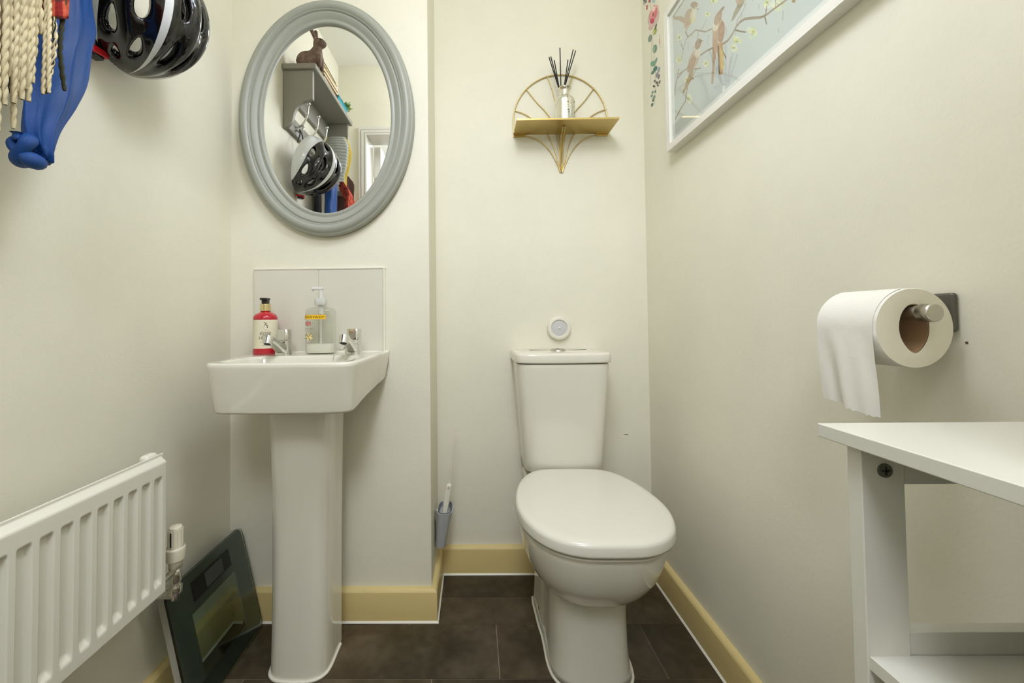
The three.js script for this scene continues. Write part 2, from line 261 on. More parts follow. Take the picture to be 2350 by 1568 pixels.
{
  const t = thing('wash_basin', 'white ceramic wash basin with rounded front on the boxed wall', 'basin', [0, 0, 0]);
  const back = ZB + 0.0015;
  const outer = (k, f, s) => halfOutline(BX, [[0, -0.934 - f], [0.07, -0.935 - f], [0.135 * k, -0.938 - f], [0.166 * k, -0.946 - f * 0.9], [0.180 * k, -0.964 - f * 0.7], [0.185 * k, -1.0 - f * 0.3], [0.188 * k, -1.08], [0.193 * s, -1.18], [0.197 * s, back + 0.002], [0.15, back], [0, back]], 128);
  const inner = (k, f, g) => halfOutline(BX, [[0, -0.951 - f], [0.07, -0.952 - f], [0.122 * k, -0.956 - f], [0.148 * k, -0.968 - f], [0.158 * k, -1.0 - f * 0.6], [0.155 * k, -1.07], [0.150 * k, -1.105 + g], [0.125 * k, -1.128 + g], [0.06, -1.132 + g], [0, -1.133 + g]], 128);
  const low = (y, rise) => (x, z) => y + rise * Math.max(0, (-z - 0.99) / 0.275);
  const rings = [outer(0.60, 0.06, 0.62)(low(0.704, 0.04)), outer(0.86, 0.033, 0.88)(low(0.7035, 0.042)), outer(0.912, 0.0215, 0.93)(low(0.7055, 0.043)), outer(0.926, 0.0185, 0.945)(low(0.711, 0.043)), outer(0.948, 0.0125, 0.965)(low(0.748, 0.028)), outer(0.968, 0.005, 0.99)(low(0.79, 0.010)), outer(0.995, 0.0, 1)(0.817), outer(0.996, 0.0005, 1)(RIM - 0.0045), outer(0.985, 0.0025, 0.998)(RIM - 0.0012), outer(0.965, 0.006, 0.99)(RIM),
    inner(1.01, -0.004, -0.002)(RIM - 0.0003), inner(1.0, 0.0, 0)(RIM - 0.002), inner(0.975, 0.006, 0.006)(RIM - 0.010), inner(0.94, 0.018, 0.014)(RIM - 0.045), inner(0.86, 0.03, 0.024)(RIM - 0.085), inner(0.68, 0.05, 0.042)(RIM - 0.102), inner(0.3, 0.07, 0.075)(RIM - 0.107)];
  part('basin_body', loft(rings, {}), M.ceramic, t);
  const w = part('waste', lathe([[0, 0.006], [0.016, 0.006], [0.022, 0.0045], [0.024, 0.001], [0.024, -0.002]], 32), M.chrome, t); w.position.set(BX, RIM - 0.1075, -1.05);
  part('sealant_bead', merge([tube([V(BX - 0.197, RIM - 0.001, ZB + 0.004), V(BX, RIM, ZB + 0.011), V(BX + 0.2, RIM - 0.001, ZB + 0.004)], 0.003, 8, 8), tube([V(BX + 0.199, RIM - 0.002, ZB + 0.002), V(BX + 0.199, 0.79, ZB + 0.002), V(BX + 0.19, 0.755, ZB + 0.002)], 0.0028, 10, 6)]), M.sealant, t);
}
{
  const PX = -0.472, t = thing('basin_pedestal', 'tall white ceramic pedestal under the wash basin', 'pedestal', [0, 0, 0]);
  const o = (hw, f, b) => halfOutline(PX, [[0, f], [hw * 0.35, f - 0.001], [hw * 0.68, f - 0.007], [hw * 0.90, f - 0.022], [hw * 0.985, f - 0.045], [hw, f - 0.075], [hw, (f + b) / 2 - 0.03], [hw, b + 0.008], [hw * 0.96, b], [0, b]], 72);
  const rs = []; for (let i = 0; i <= 14; i++) { const y = 0.003 + i / 14 * 0.703, k = y / 0.7; const hw = 0.0790 - 0.0015 * Math.sin(Math.PI * k) + 0.008 * k * k, f = -1.046 - 0.008 * Math.sin(Math.PI * k) - 0.004 * k; rs.push(o(hw, f, -1.19)(y)); }
  part('column', loft(rs, { crease: 0.9 }), M.ceramic, t);
  const bead = o(0.0800, -1.0435, -1.188)(0.003), pts = bead.filter((p) => p.z > -1.186); const k0 = pts.findIndex((p, i) => i && p.distanceTo(pts[i - 1]) > 0.05); const ord = k0 > 0 ? pts.slice(k0).concat(pts.slice(0, k0)) : pts;
  part('sealant_bead', tube(ord.filter((_, i) => i % 3 === 0), 0.0042, 60, 6), M.sealant, t);
}
function tap(x, label, withChain) {
  const z0 = -1.172, t = thing('basin_tap', label, 'tap', [x, RIM - 0.0006, z0], 'pillar taps on the basin');
  const rr = (hw, hd, y, dz, n = 24) => Array.from({ length: n }, (_, i) => { const a = i / n * Math.PI * 2, c = Math.cos(a), s = Math.sin(a), e = 0.45; return V(Math.sign(c) * Math.abs(c) ** e * hw, y, Math.sign(s) * Math.abs(s) ** e * hd + dz); });
  part('tap_body', loft([rr(0.0215, 0.021, 0, 0), rr(0.021, 0.0205, 0.004, 0), rr(0.0185, 0.019, 0.022, -0.001), rr(0.0175, 0.018, 0.041, -0.002)], { crease: 0.7 }), M.chrome, t);
  part('tap_handle', loft([rr(0.0165, 0.0165, 0.0425, -0.002), rr(0.0178, 0.0178, 0.044, -0.002), rr(0.0178, 0.0178, 0.072, -0.002), rr(0.0168, 0.0168, 0.0742, -0.002)], { crease: 0.6 }), M.chrome, t);
  const sec = (z, yc, hw, hh, n = 20) => Array.from({ length: n }, (_, i) => { const a = i / n * Math.PI * 2, c = Math.cos(a), s = Math.sin(a), e = 0.5; return V(Math.sign(c) * Math.abs(c) ** e * hw, yc + Math.sign(s) * Math.abs(s) ** e * hh, z); });
  part('tap_spout', loft([sec(0.010, 0.017, 0.0165, 0.016), sec(0.028, 0.024, 0.0145, 0.0135), sec(0.050, 0.034, 0.013, 0.0105), sec(0.074, 0.045, 0.0125, 0.0095), sec(0.088, 0.050, 0.0125, 0.009)], { crease: 0.7 }), M.chrome, t);
  const nz = new THREE.CylinderGeometry(0.0135, 0.0125, 0.021, 28); nz.rotateX(-0.42); nz.translate(0, 0.0465, 0.0905);
  const ot = new THREE.CylinderGeometry(0.0085, 0.0085, 0.0215, 20); ot.rotateX(-0.42); ot.translate(0, 0.0462, 0.0906);
  const n = part('nozzle', nz, M.chrome, t); part('outlet', ot, M.blackmat, n);
}
tap(-0.5585, 'chrome basin tap in front of the red soap bottle');
tap(-0.352, 'chrome basin tap with a ball chain looped round its spout');
{
  const P = (px, py, z) => at(px, py, 'z', z), c = new THREE.CatmullRomCurve3([P(764, 826, -1.085), P(768, 812, -1.085), P(772, 800, -1.088), P(778, 801, -1.09), P(785, 804, -1.095), P(790, 799, -1.10), P(793, 788, -1.105), P(793.5, 781, -1.11), P(791.5, 790, -1.10), P(792.5, 805, -1.10), P(792.5, 826, -1.10)], false, 'centripetal');
  const bs = []; const n = 40; for (let i = 0; i <= n; i++) { const p = c.getPointAt(i / n), g = new THREE.IcosahedronGeometry(i === 0 ? 0.0028 : 0.0019, 1); g.translate(p.x, p.y, p.z); bs.push(g); }
  bs.push(new THREE.TubeGeometry(c, 80, 0.0005, 5));
  solo('plug_chain', merge(bs), M.chrome, 'silver ball chain of the basin plug hanging at the tap', 'chain');
}

// ---------------------------------------------------------------- soap bottles
{
  const p = [-0.6275, RIM - 0.0002, -1.2], t = thing('soap_bottle', 'red hand wash bottle with cream label and black pump', 'soap bottle', p);
  const red = phys({ color: lin(0.50, 0.006, 0.022), roughness: 0.12, clearcoat: 0.5 });
  part('bottle_body', lathe([[0, 0], [0.032, 0], [0.0345, 0.003], [0.0345, 0.012], [0.0335, 0.015], [0.0335, 0.106], [0.033, 0.112], [0.028, 0.119], [0.019, 0.124], [0.0135, 0.126], [0.013, 0.130], [0, 0.130]], 56), red, t);
  const lt = canvasTex(1024, 640, (g, w, h) => {
    g.fillStyle = '#e4dcc0'; g.fillRect(0, 0, w, h); g.fillStyle = '#f0e9d2'; g.fillRect(0, 0, w, 14); g.fillRect(0, h - 14, w, 14);
    const cx = w / 2 + 10; g.textAlign = 'center'; g.fillStyle = '#23231d'; g.strokeStyle = '#3a4030'; g.lineWidth = 6;
    g.beginPath(); g.moveTo(cx - 60, 40); g.quadraticCurveTo(cx, 60, cx + 40, 140); g.moveTo(cx - 10, 70); g.lineTo(cx - 30, 130); g.moveTo(cx + 5, 85); g.lineTo(cx + 50, 75); g.stroke();
    for (const [x, y, a, r] of [[-35, 60, 0.4, 20], [-5, 100, 1.4, 20], [25, 75, 0.1, 20], [15, 120, 1.0, 22], [45, 140, 0.8, 24], [60, 125, 0.4, 18], [-25, 130, 1.9, 16]]) { g.save(); g.translate(cx + x, y); g.rotate(a); g.beginPath(); g.ellipse(0, 0, r, 7, 0, 0, 7); g.fillStyle = '#3c4433'; g.fill(); g.restore(); }
    g.beginPath(); g.arc(cx + 52, 165, 15, 0, 7); g.fillStyle = '#2c2a2a'; g.fill();
    g.fillStyle = '#b9a878'; g.font = 'italic 40px serif'; g.fillText('the', cx - 70, 175); g.font = '28px serif'; g.fillText('SOAP & CO', cx + 10, 225);
    g.fillStyle = '#3a382e'; g.font = '22px serif'; g.fillText('L I M I T E D   E D I T I O N', cx, 262);
    g.fillStyle = '#1d1c18'; g.font = 'bold 76px serif'; g.save(); g.translate(cx, 345); g.scale(0.78, 1.25); g.fillText('MULBERRY', 0, 0); g.fillText('& MISTLETOE', 0, 72); g.restore();
    g.font = '20px serif'; g.fillText('moisturising hand wash', cx, 480); g.fillText('with a festive blend of fruit and leaf', cx, 508); g.font = '26px serif'; g.fillText('500ml e 16.9 fl oz', cx, 580);
  });
  const lg = new THREE.CylinderGeometry(0.0339, 0.0339, 0.084, 48, 1, true, -1.35, 2.7); lg.translate(0, 0.0605, 0); lg.rotateY(0.46);
  part('label', lg, stdm({ map: lt, roughness: 0.55 }), t);
  part('collar', lathe([[0, 0.128], [0.0145, 0.128], [0.0150, 0.130], [0.0150, 0.149], [0.0140, 0.151], [0, 0.151]], 40), stdm({ color: lin(0.80, 0.68, 0.38), metalness: 1, roughness: 0.16 }), t);
  part('pump_head', merge([rbox(-0.0085, 0.0085, 0.151, 0.1625, -0.0085, 0.0085, 0.002), rbox(-0.0105, 0.0105, 0.1615, 0.1685, -0.010, 0.016, 0.003)]), M.black, t);
}
{
  const p = [-0.462, RIM - 0.0002, -1.205], t = thing('soap_bottle', 'clear plastic hand wash bottle with yellow value sticker and white pump', 'soap bottle', p);
  const ov = (hw, hd, y, n = 64) => Array.from({ length: n }, (_, i) => { const a = i / n * Math.PI * 2, c = Math.cos(a), s = Math.sin(a); return V(Math.sign(c) * Math.abs(c) ** 0.72 * hw, y, Math.sign(s) * Math.abs(s) ** 0.8 * hd); });
  const clear = phys({ color: lin(0.93, 0.94, 0.92), roughness: 0.04, transmission: 1, thickness: 0, ior: 1.45, side: THREE.DoubleSide });
  part('bottle_body', loft([ov(0.036, 0.021, 0.0), ov(0.042, 0.026, 0.0015), ov(0.0445, 0.028, 0.006), ov(0.0448, 0.0282, 0.03), ov(0.0448, 0.0282, 0.118), ov(0.044, 0.0275, 0.127), ov(0.040, 0.025, 0.1335), ov(0.030, 0.020, 0.1375), ov(0.017, 0.0165, 0.1405), ov(0.0155, 0.0155, 0.143), ov(0.0155, 0.0155, 0.150)], { cap1: false }), clear, t);
  part('liquid_soap', loft([ov(0.035, 0.020, 0.0015), ov(0.0415, 0.0255, 0.003), ov(0.0438, 0.0272, 0.007), ov(0.044, 0.0275, 0.028)], { crease: 0.8 }), phys({ color: lin(0.86, 0.83, 0.71), roughness: 0.3 }), t);
  part('collar', loft([ov(0.0158, 0.0158, 0.1455), ov(0.0165, 0.0165, 0.147), ov(0.0165, 0.0165, 0.158), ov(0.0155, 0.0155, 0.164), ov(0.010, 0.010, 0.1665)], { crease: 0.6 }), phys({ color: lin(0.86, 0.86, 0.82), roughness: 0.3, transmission: 0.35, thickness: 0 }), t);
  part('pump', merge([rod(V(0, 0.165, 0), V(0, 0.192, 0), 0.0055), rbox(-0.027, 0.0085, 0.191, 0.200, -0.0065, 0.0065, 0.003), rod(V(-0.024, 0.193, 0), V(-0.026, 0.187, 0), 0.003), rod(V(0, 0.012, 0), V(0, 0.148, 0), 0.0022), rod(V(0, 0.118, 0), V(0, 0.147, 0), 0.008)]), phys({ color: lin(0.90, 0.90, 0.86), roughness: 0.3, transmission: 0.25, thickness: 0 }), t);
  const lt = canvasTex(640, 900, (g, w, h) => {
    g.clearRect(0, 0, w, h); g.textAlign = 'center';
    g.fillStyle = '#f2c21a'; g.fillRect(0, 30, w - 40, 124); g.fillStyle = '#5a3a12'; g.font = 'bold 66px sans-serif'; g.save(); g.translate(w / 2 - 40, 116); g.scale(0.86, 1); g.fillText('BIGGER VALUE PACK*', 0, 0); g.restore();
    const cx = w * 0.40; g.fillStyle = '#b8ad88'; g.beginPath(); g.moveTo(cx - 40, 218); g.lineTo(cx, 170); g.lineTo(cx + 40, 218); g.fill(); g.beginPath(); g.moveTo(cx - 40, 330); g.lineTo(cx, 372); g.lineTo(cx + 40, 330); g.fill();
    g.fillStyle = '#bf3a3a'; g.beginPath(); g.roundRect ? g.roundRect(cx - 95, 222, 190, 104, 14) : g.rect(cx - 95, 222, 190, 104); g.fill(); g.fillStyle = '#f6e6dc'; g.font = 'bold 38px sans-serif'; g.fillText('IMPERIAL', cx, 268); g.fillText('LEATHER', cx, 310);
    g.fillStyle = '#8a8a6a'; g.font = '44px sans-serif'; g.fillText('moisturising', cx + 10, 430); g.fillStyle = '#caa88e'; g.font = '30px sans-serif'; g.fillText('HAND WASH', cx + 10, 476);
    const fx = cx + 30, fy = 640; g.fillStyle = '#3d5a2a'; for (const a of [2.7, 3.5]) { g.save(); g.translate(fx, fy); g.rotate(a); g.beginPath(); g.ellipse(80, 0, 62, 24, 0, 0, 7); g.fill(); g.restore(); }
    for (let k = 0; k < 5; k++) { g.save(); g.translate(fx, fy); g.rotate(k * 1.256 + 0.5); g.beginPath(); g.ellipse(58, 0, 60, 38, 0, 0, 7); g.fillStyle = k % 2 ? '#f3e2a8' : '#efd98c'; g.fill(); g.restore(); }
    g.strokeStyle = '#3a2f1c'; g.lineWidth = 16; g.beginPath(); g.moveTo(fx - 10, fy + 10); g.lineTo(fx - 60, fy - 100); g.moveTo(fx, fy); g.lineTo(fx + 80, fy - 90); g.moveTo(fx + 10, fy + 30); g.lineTo(fx + 30, fy + 90); g.stroke();
    g.fillStyle = '#d39a8a'; g.font = '34px sans-serif'; g.fillText('vanilla', cx + 20, 830);
  });
  const n = 24, pos = [], uv = [], idx = []; for (let j = 0; j < 2; j++) for (let i = 0; i <= n; i++) { const a = Math.PI * 0.5 + (0.5 - i / n) * 1.95 + 0.42, c = Math.cos(a), s = Math.sin(a); pos.push(Math.sign(c) * Math.abs(c) ** 0.72 * 0.0453, j ? 0.119 : 0.024, Math.sign(s) * Math.abs(s) ** 0.8 * 0.0287); uv.push(i / n, j); } for (let i = 0; i < n; i++) idx.push(i, i + 1, i + n + 2, i, i + n + 2, i + n + 1);
  part('label', rebuilt(pos, idx, uv), stdm({ map: lt, transparent: true, roughness: 0.5, side: THREE.DoubleSide }), t);
}

// ---------------------------------------------------------------- toilet
{
  const TX = 0.297, t = thing('toilet', 'white ceramic close coupled toilet with closed lid', 'toilet', [0, 0, 0]);
  const rim = (w1, f1, bw, b, n = 120) => { const w = w1 * 1.06, f = f1 + 0.004; return halfOutline(TX + 0.004, [[0, f], [0.062 * w, f - 0.004], [0.108 * w, f - 0.024], [0.142 * w, f - 0.060], [0.166 * w, f - 0.115], [0.177 * w, f - 0.180], [0.174 * w, f - 0.250], [0.158 * w, f - 0.330], [bw + 0.008, f - 0.420], [bw, -1.405], [bw, b + 0.01], [bw - 0.01, b], [0, b]], n); };
  const foot = (hw, f, b, n = 120) => halfOutline(TX, [[0, f], [hw * 0.38, f - 0.002], [hw * 0.70, f - 0.013], [hw * 0.90, f - 0.036], [hw, f - 0.080], [hw * 1.0, f - 0.13], [hw * 1.0, f - 0.18], [hw * 1.03, f - 0.22], [hw * 1.04, f - 0.26], [hw * 1.05, f - 0.30], [hw * 1.05, b + 0.01], [hw * 1.0, b], [0, b]], n);
  const zb = -1.478;
  const rs = [foot(0.1075, -1.016, -1.36)(0.003), foot(0.104, -1.019, -1.36)(0.02), foot(0.1, -1.024, -1.365)(0.08), foot(0.0985, -1.026, -1.37)(0.15), foot(0.099, -1.025, -1.375)(0.196), foot(0.102, -1.018, -1.38)(0.212), rim(0.655, -1.000, 0.112, -1.39)(0.222), rim(0.755, -0.975, 0.118, -1.42)(0.243), rim(0.845, -0.948, 0.122, -1.46)(0.272), rim(0.915, -0.925, 0.126, zb)(0.307), rim(0.958, -0.911, 0.129, zb)(0.345), rim(0.978, -0.905, 0.130, zb)(0.372), rim(0.985, -0.903, 0.131, zb)(0.384), rim(0.975, -0.906, 0.129, zb)(0.391), rim(0.94, -0.914, 0.125, zb)(0.393)];
  part('pan', loft(rs), M.ceramic, t);
  const lidO = (w0, f, b) => { const w = w0 * 1.075; return halfOutline(TX + 0.006, [[0, f], [0.064 * w, f - 0.004], [0.110 * w, f - 0.024], [0.145 * w, f - 0.060], [0.170 * w, f - 0.115], [0.182 * w, f - 0.180], [0.180 * w, f - 0.250], [0.165 * w, f - 0.330], [0.144 * w, f - 0.385], [0.116 * w, b + 0.024], [0.08 * w, b + 0.006], [0.04 * w, b + 0.001], [0, b]], 120); };
  const lid0 = lidO(1.0, -0.882, -1.332)(0), lidS = (s, y) => lid0.map((q) => V(TX + 0.006 + (q.x - TX - 0.006) * s, y, -1.11 + (q.z + 1.11) * s));
  part('seat', loft([lidS(0.95, 0.3935), lidS(0.968, 0.395), lidS(0.968, 0.402)]), M.plasticlid, t);
  part('lid', loft([lidS(0.96, 0.4035), lidS(0.994, 0.4045), lidS(1.0, 0.410), lidS(0.997, 0.4255), lidS(0.986, 0.432), lidS(0.955, 0.4365), lidS(0.88, 0.4380), lidS(0.6, 0.4388), lidS(0.3, 0.4392)]), M.plasticlid, t);
  const cis = (hw, f, b) => halfOutline(TX, [[0, f], [hw * 0.45, f - 0.002], [hw * 0.78, f - 0.008], [hw * 0.93, f - 0.020], [hw * 0.99, f - 0.045], [hw, f - 0.075], [hw, b + 0.02], [hw, b + 0.004], [hw * 0.98, b], [0, b]], 96);
  const cb = -1.491;
  part('cistern', loft([cis(0.122, -1.348, cb)(0.412), cis(0.130, -1.338, cb)(0.416), cis(0.134, -1.332, cb)(0.45), cis(0.143, -1.326, cb)(0.58), cis(0.152, -1.320, cb)(0.70), cis(0.1565, -1.317, cb)(0.762), cis(0.1565, -1.317, cb)(0.773), cis(0.154, -1.32, cb)(0.776)]), M.ceramic, t);
  part('cistern_lid', loft([cis(0.152, -1.322, cb)(0.7775), cis(0.161, -1.3125, cb)(0.779), cis(0.1632, -1.311, cb)(0.783), cis(0.1632, -1.311, cb)(0.803), cis(0.160, -1.315, cb)(0.8095), cis(0.152, -1.325, cb)(0.8125), cis(0.10, -1.37, cb + 0.05)(0.814)]), M.ceramic, t);
  const fb = part('flush_button', lathe([[0, 0.006], [0.02, 0.0062], [0.0225, 0.005], [0.025, 0.0035], [0.026, 0.0]], 40), M.satin, t); fb.position.set(0.292, 0.8135, -1.405);
  part('button_split', box(-0.0006, 0.0006, 0.0060, 0.0068, -0.019, 0.019), M.blackmat, fb);
  for (const s of [-1, 1]) { const c = part('fixing_screw', lathe([[0, 0.004], [0.006, 0.0035], [0.0075, 0.001], [0.0075, -0.001], [0, -0.001]], 20), M.chrome, t); c.rotation.z = -s * Math.PI / 2; c.position.set(TX + s * 0.1045, 0.035, -1.262); }
  for (const s of [-1, 1]) part('lid_hinge', rod(V(TX + s * 0.075 - 0.018, 0.405, -1.334), V(TX + s * 0.075 + 0.018, 0.405, -1.334), 0.008), M.plasticlid, t);
  const bead = foot(0.109, -1.0135, -1.358)(0.003).filter((p) => p.z > -1.354); const k0 = bead.findIndex((p, i) => i && p.distanceTo(bead[i - 1]) > 0.05); const ord = k0 > 0 ? bead.slice(k0).concat(bead.slice(0, k0)) : bead;
  part('sealant_bead', tube(ord.filter((_, i) => i % 3 === 0), 0.0042, 80, 6), M.sealant, t);
}

// ---------------------------------------------------------------- toilet brush in its wall holder
{
  const z = -1.385, P = (px, py, zz = z) => at(px, py, 'z', zz), t = thing('toilet_brush_holder', 'slim grey toilet brush holder stuck to the side of the boxing', 'brush holder', [0, 0, 0]);
  const grey = phys({ color: lin(0.42, 0.43, 0.43), roughness: 0.4 }), dgrey = phys({ color: lin(0.17, 0.19, 0.22), roughness: 0.45 });
  const b = P(1012, 1247), q = P(1022, 1168), rr = (c, hw, hd) => Array.from({ length: 32 }, (_, i) => { const a = i / 32 * Math.PI * 2, co = Math.cos(a), s = Math.sin(a); return V(c.x + Math.sign(co) * Math.abs(co) ** 0.55 * hw, c.y, c.z + Math.sign(s) * Math.abs(s) ** 0.55 * hd); });
  const up = V(q.x - b.x, q.y - b.y + 0.004, 0), lerp = (k) => V(b.x + up.x * k, b.y + up.y * k, z);
  part('cup', loft([rr(lerp(0), 0.014, 0.03), rr(lerp(0.015), 0.0175, 0.034), rr(lerp(0.5), 0.0215, 0.041), rr(lerp(0.97), 0.0262, 0.0475), rr(lerp(1), 0.0265, 0.048), rr(lerp(1.0), 0.0235, 0.045), rr(lerp(0.9), 0.022, 0.043)], { crease: 0.8 }), grey, t);
  part('drip_insert', loft([rr(lerp(0.93), 0.0215, 0.0425), rr(lerp(1.012), 0.0228, 0.044), rr(lerp(1.012), 0.0205, 0.0415), rr(lerp(0.85), 0.015, 0.035)], { cap0: false }), dgrey, t);
  part('wall_bracket', rbox(XB + 0.0003, b.x + up.x * 0.9 - 0.021, b.y + up.y * 0.72, b.y + up.y * 1.02, z - 0.02, z + 0.02, 0.003), M.chrome, t);
  const hmat = phys({ color: lin(0.82, 0.78, 0.66), roughness: 0.35 });
  const h = thing('toilet_brush', 'cream handled toilet brush standing in the slim grey holder', 'toilet brush', [0, 0, 0]);
  const top = P(1045.5, 981), mid = P(1031, 1110), foot = lerp(0.8).add(V(0.0, 0, 0.012)); mid.z = z + 0.01; top.z = z + 0.004;
  part('rod', rod(mid, top, 0.0032), hmat, h);
  part('end_cap', rod(top.clone().lerp(mid, 0.035), top.clone().lerp(mid, -0.005), 0.0042), M.whiteplastic, h);
  const d = mid.clone().sub(foot); part('grip', loft([0, 0.12, 0.5, 0.9, 1, 1.03].map((k, i) => rr(foot.clone().addScaledVector(d, k), [0.007, 0.0078, 0.0105, 0.0108, 0.0095, 0.005][i], 0.008))), hmat, h);
  const hole = new THREE.CylinderGeometry(0.0042, 0.0042, 0.003, 18); hole.rotateX(Math.PI / 2); hole.translate(mid.x - 0.001, mid.y - 0.007, mid.z + 0.008); part('hang_hole', hole, stdm({ color: lin(0.6, 0.55, 0.42), roughness: 0.5 }), h);
}

// ---------------------------------------------------------------- gold wire wall shelf and reed diffuser
const SHX = 0.331, SHY = 1.617, SHF = -1.380;
{
  const t = thing('wall_shelf', 'gold arched wire wall shelf on the wall above the toilet', 'shelf', [0, 0, 0]);
  const wz = ZN + 0.0045, P = (px, py) => { const p = at(px, py, 'z', wz); return p; }, wr = 0.0018;
  const arch = []; arch.push(V(SHX - 0.175, SHY - 0.006, wz)); for (let i = 0; i <= 20; i++) { const a = Math.PI - i / 20 * Math.PI; arch.push(V(SHX + 0.175 * Math.cos(a), 1.668 + 0.174 * Math.sin(a), wz)); } arch.push(V(SHX + 0.175, SHY - 0.006, wz));
  part('arch_wire', tube(arch, 0.0023, 80, 8), M.gold, t);
  const base = [[[1205, 311], [1238, 324], [1262, 347], [1278, 375], [1286, 396]], [[1181, 254], [1202, 261], [1224, 275], [1255, 307], [1272, 342], [1282, 378], [1286.5, 396]], [[1207, 204], [1232, 235], [1252, 256], [1266, 276], [1277, 308], [1284, 355], [1286.8, 396]], [[1255, 173], [1267, 205], [1275, 240], [1281, 276], [1284, 315], [1286, 360], [1287, 396]]];
  for (const w of base) { const pts = w.map(([x, y]) => P(x, y)); part('fan_wire', tube(pts, wr, 40, 6), M.gold, t); const c = P(1287, 300).x; part('fan_wire', tube(pts.map((p) => V(2 * c - p.x, p.y, p.z)), wr, 40, 6), M.gold, t); }
  const tip = P(1287, 396);
  part('brace', merge([-0.004, 0.004].map((d) => tube([V(tip.x + d, SHY - 0.002, SHF - 0.045), V(tip.x + d, SHY - 0.03, SHF - 0.07), V(tip.x + d * 0.6, tip.y + 0.05, wz + 0.014), V(tip.x, tip.y + 0.004, wz + 0.003)], 0.0022, 30, 8))), M.gold, t);
  const x0 = SHX - 0.176, x1 = SHX + 0.181;
  part('tray', merge([rbox(x0, x1, SHY - 0.0012, SHY + 0.0012, ZN + 0.002, SHF, 0.0008), rbox(x0, x1, SHY, SHY + 0.006, SHF - 0.0022, SHF + 0.0004, 0.0009), rbox(x0, x0 + 0.0022, SHY, SHY + 0.006, ZN + 0.002, SHF, 0.0009), rbox(x1 - 0.0022, x1, SHY, SHY + 0.006, ZN + 0.002, SHF, 0.0009)]), M.gold, t);
  for (const s of [-1, 1]) part('mounting_tab', rbox(SHX + s * 0.155 - 0.022, SHX + s * 0.155 + 0.022, SHY - 0.010, SHY - 0.001, ZN + 0.0005, ZN + 0.006, 0.001), M.gold, t);
}
{
  const sp = canvasTex(1024, 1024, (g, w, h) => { g.fillStyle = '#e9e7da'; g.fillRect(0, 0, w, h); const R = rng(77); for (let i = 0; i < 620; i++) { const x = R() * w, y = R() * h, r = 4 + R() * R() * 16; g.fillStyle = R() < 0.7 ? '#2b2a24' : '#8d897a'; g.beginPath(); g.ellipse(x, y, r * (0.6 + R() * 0.4), r, R() * 3, 0, 7); g.fill(); } });
  const rgh = dataTex(256, (u, v) => { const g = 60 + 40 * fbm(u, v, 20, 5, 2); return [g, g, g]; });
  const merc = stdm({ map: sp, metalness: 0.85, roughness: 0.32, roughnessMap: rgh });
  const p = [0.3365, SHY + 0.0012, -1.437], t = thing('diffuser_bottle', 'speckled silver mercury glass diffuser bottle on the gold shelf', 'bottle', p);
  const n = 72, ringF = (r, y, fl) => Array.from({ length: n }, (_, i) => { const a = i / n * Math.PI * 2, q = r * (1 + fl * Math.cos(a * 12)); return V(Math.cos(a) * q, y, Math.sin(a) * q); });
  const g = loft([ringF(0.032, 0, 0), ringF(0.0355, 0.002, 0.01), ringF(0.036, 0.01, 0.02), ringF(0.036, 0.082, 0.02), ringF(0.0345, 0.094, 0.018), ringF(0.029, 0.104, 0.01), ringF(0.0195, 0.110, 0), ringF(0.0165, 0.1125, 0), ringF(0.0163, 0.130, 0), ringF(0.0175, 0.1335, 0), ringF(0.0235, 0.137, 0), ringF(0.0245, 0.139, 0), ringF(0.0235, 0.141, 0), ringF(0.014, 0.1415, 0), ringF(0.0125, 0.139, 0), ringF(0.0125, 0.09, 0)]);
  { const pp = g.attributes.position, uv = g.attributes.uv; for (let i = 0; i < pp.count; i++) uv.setXY(i, Math.atan2(pp.getX(i), pp.getZ(i)) / (2 * Math.PI) * 1.5, pp.getY(i) / 0.15); }
  part('bottle_body', g, merc, t);
  const tips = [[1260, 131.5], [1264, 130], [1272, 138.5], [1285, 110], [1303.5, 137.5], [1315.5, 114], [1321, 116.5]], bots = [[1279, 192], [1280.5, 192], [1281.5, 192], [1287, 190], [1296, 190], [1297, 190], [1299, 190]];
  tips.forEach(([x, y], i) => { const zz = -1.437 + [0.006, -0.006, 0.0, 0.004, -0.004, 0.004, 0.0][i], a = at(x, y, 'z', zz), b0 = at(bots[i][0], bots[i][1], 'z', -1.437 + [0.003, -0.003, 0.001, 0.002, -0.002, 0.003, 0][i]); const d = b0.clone().sub(a).normalize(); const b = b0.clone().addScaledVector(d, 0.022); solo('diffuser_reed', rod(b, a, 0.0019, 10), stdm({ color: lin(0.02, 0.018, 0.013), roughness: 0.8 }), 'thin black fragrance reed standing in the speckled diffuser bottle', 'reed', 'reeds in the diffuser bottle'); });
}
{
  const c = at(1281.5, 753, 'z', ZN), t = thing('night_light', 'round white stick-on sensor light on the wall above the cistern', 'night light', [c.x, c.y, ZN]);
  const a = lathe([[0.0435, 0], [0.0435, 0.012], [0.0425, 0.016], [0.0395, 0.0185], [0.032, 0.0195], [0.0295, 0.0185], [0.029, 0.015]], 56); a.rotateX(Math.PI / 2); part('housing', a, phys({ color: lin(0.80, 0.77, 0.64), roughness: 0.3, side: THREE.DoubleSide }), t);
  const b = lathe([[0.0292, 0.0155], [0.02, 0.0172], [0.006, 0.0178], [0.0001, 0.0178]], 48); b.rotateX(Math.PI / 2); const d = part('diffuser_lens', b, phys({ color: lin(0.60, 0.60, 0.585), roughness: 0.35, side: THREE.DoubleSide }), t);
  const s = lathe([[0.0055, 0.017], [0.0045, 0.0195], [0.0025, 0.0212], [0.0001, 0.0217]], 24); s.rotateX(Math.PI / 2); part('sensor', s, phys({ color: lin(0.7, 0.7, 0.68), roughness: 0.2, side: THREE.DoubleSide }), d);
}

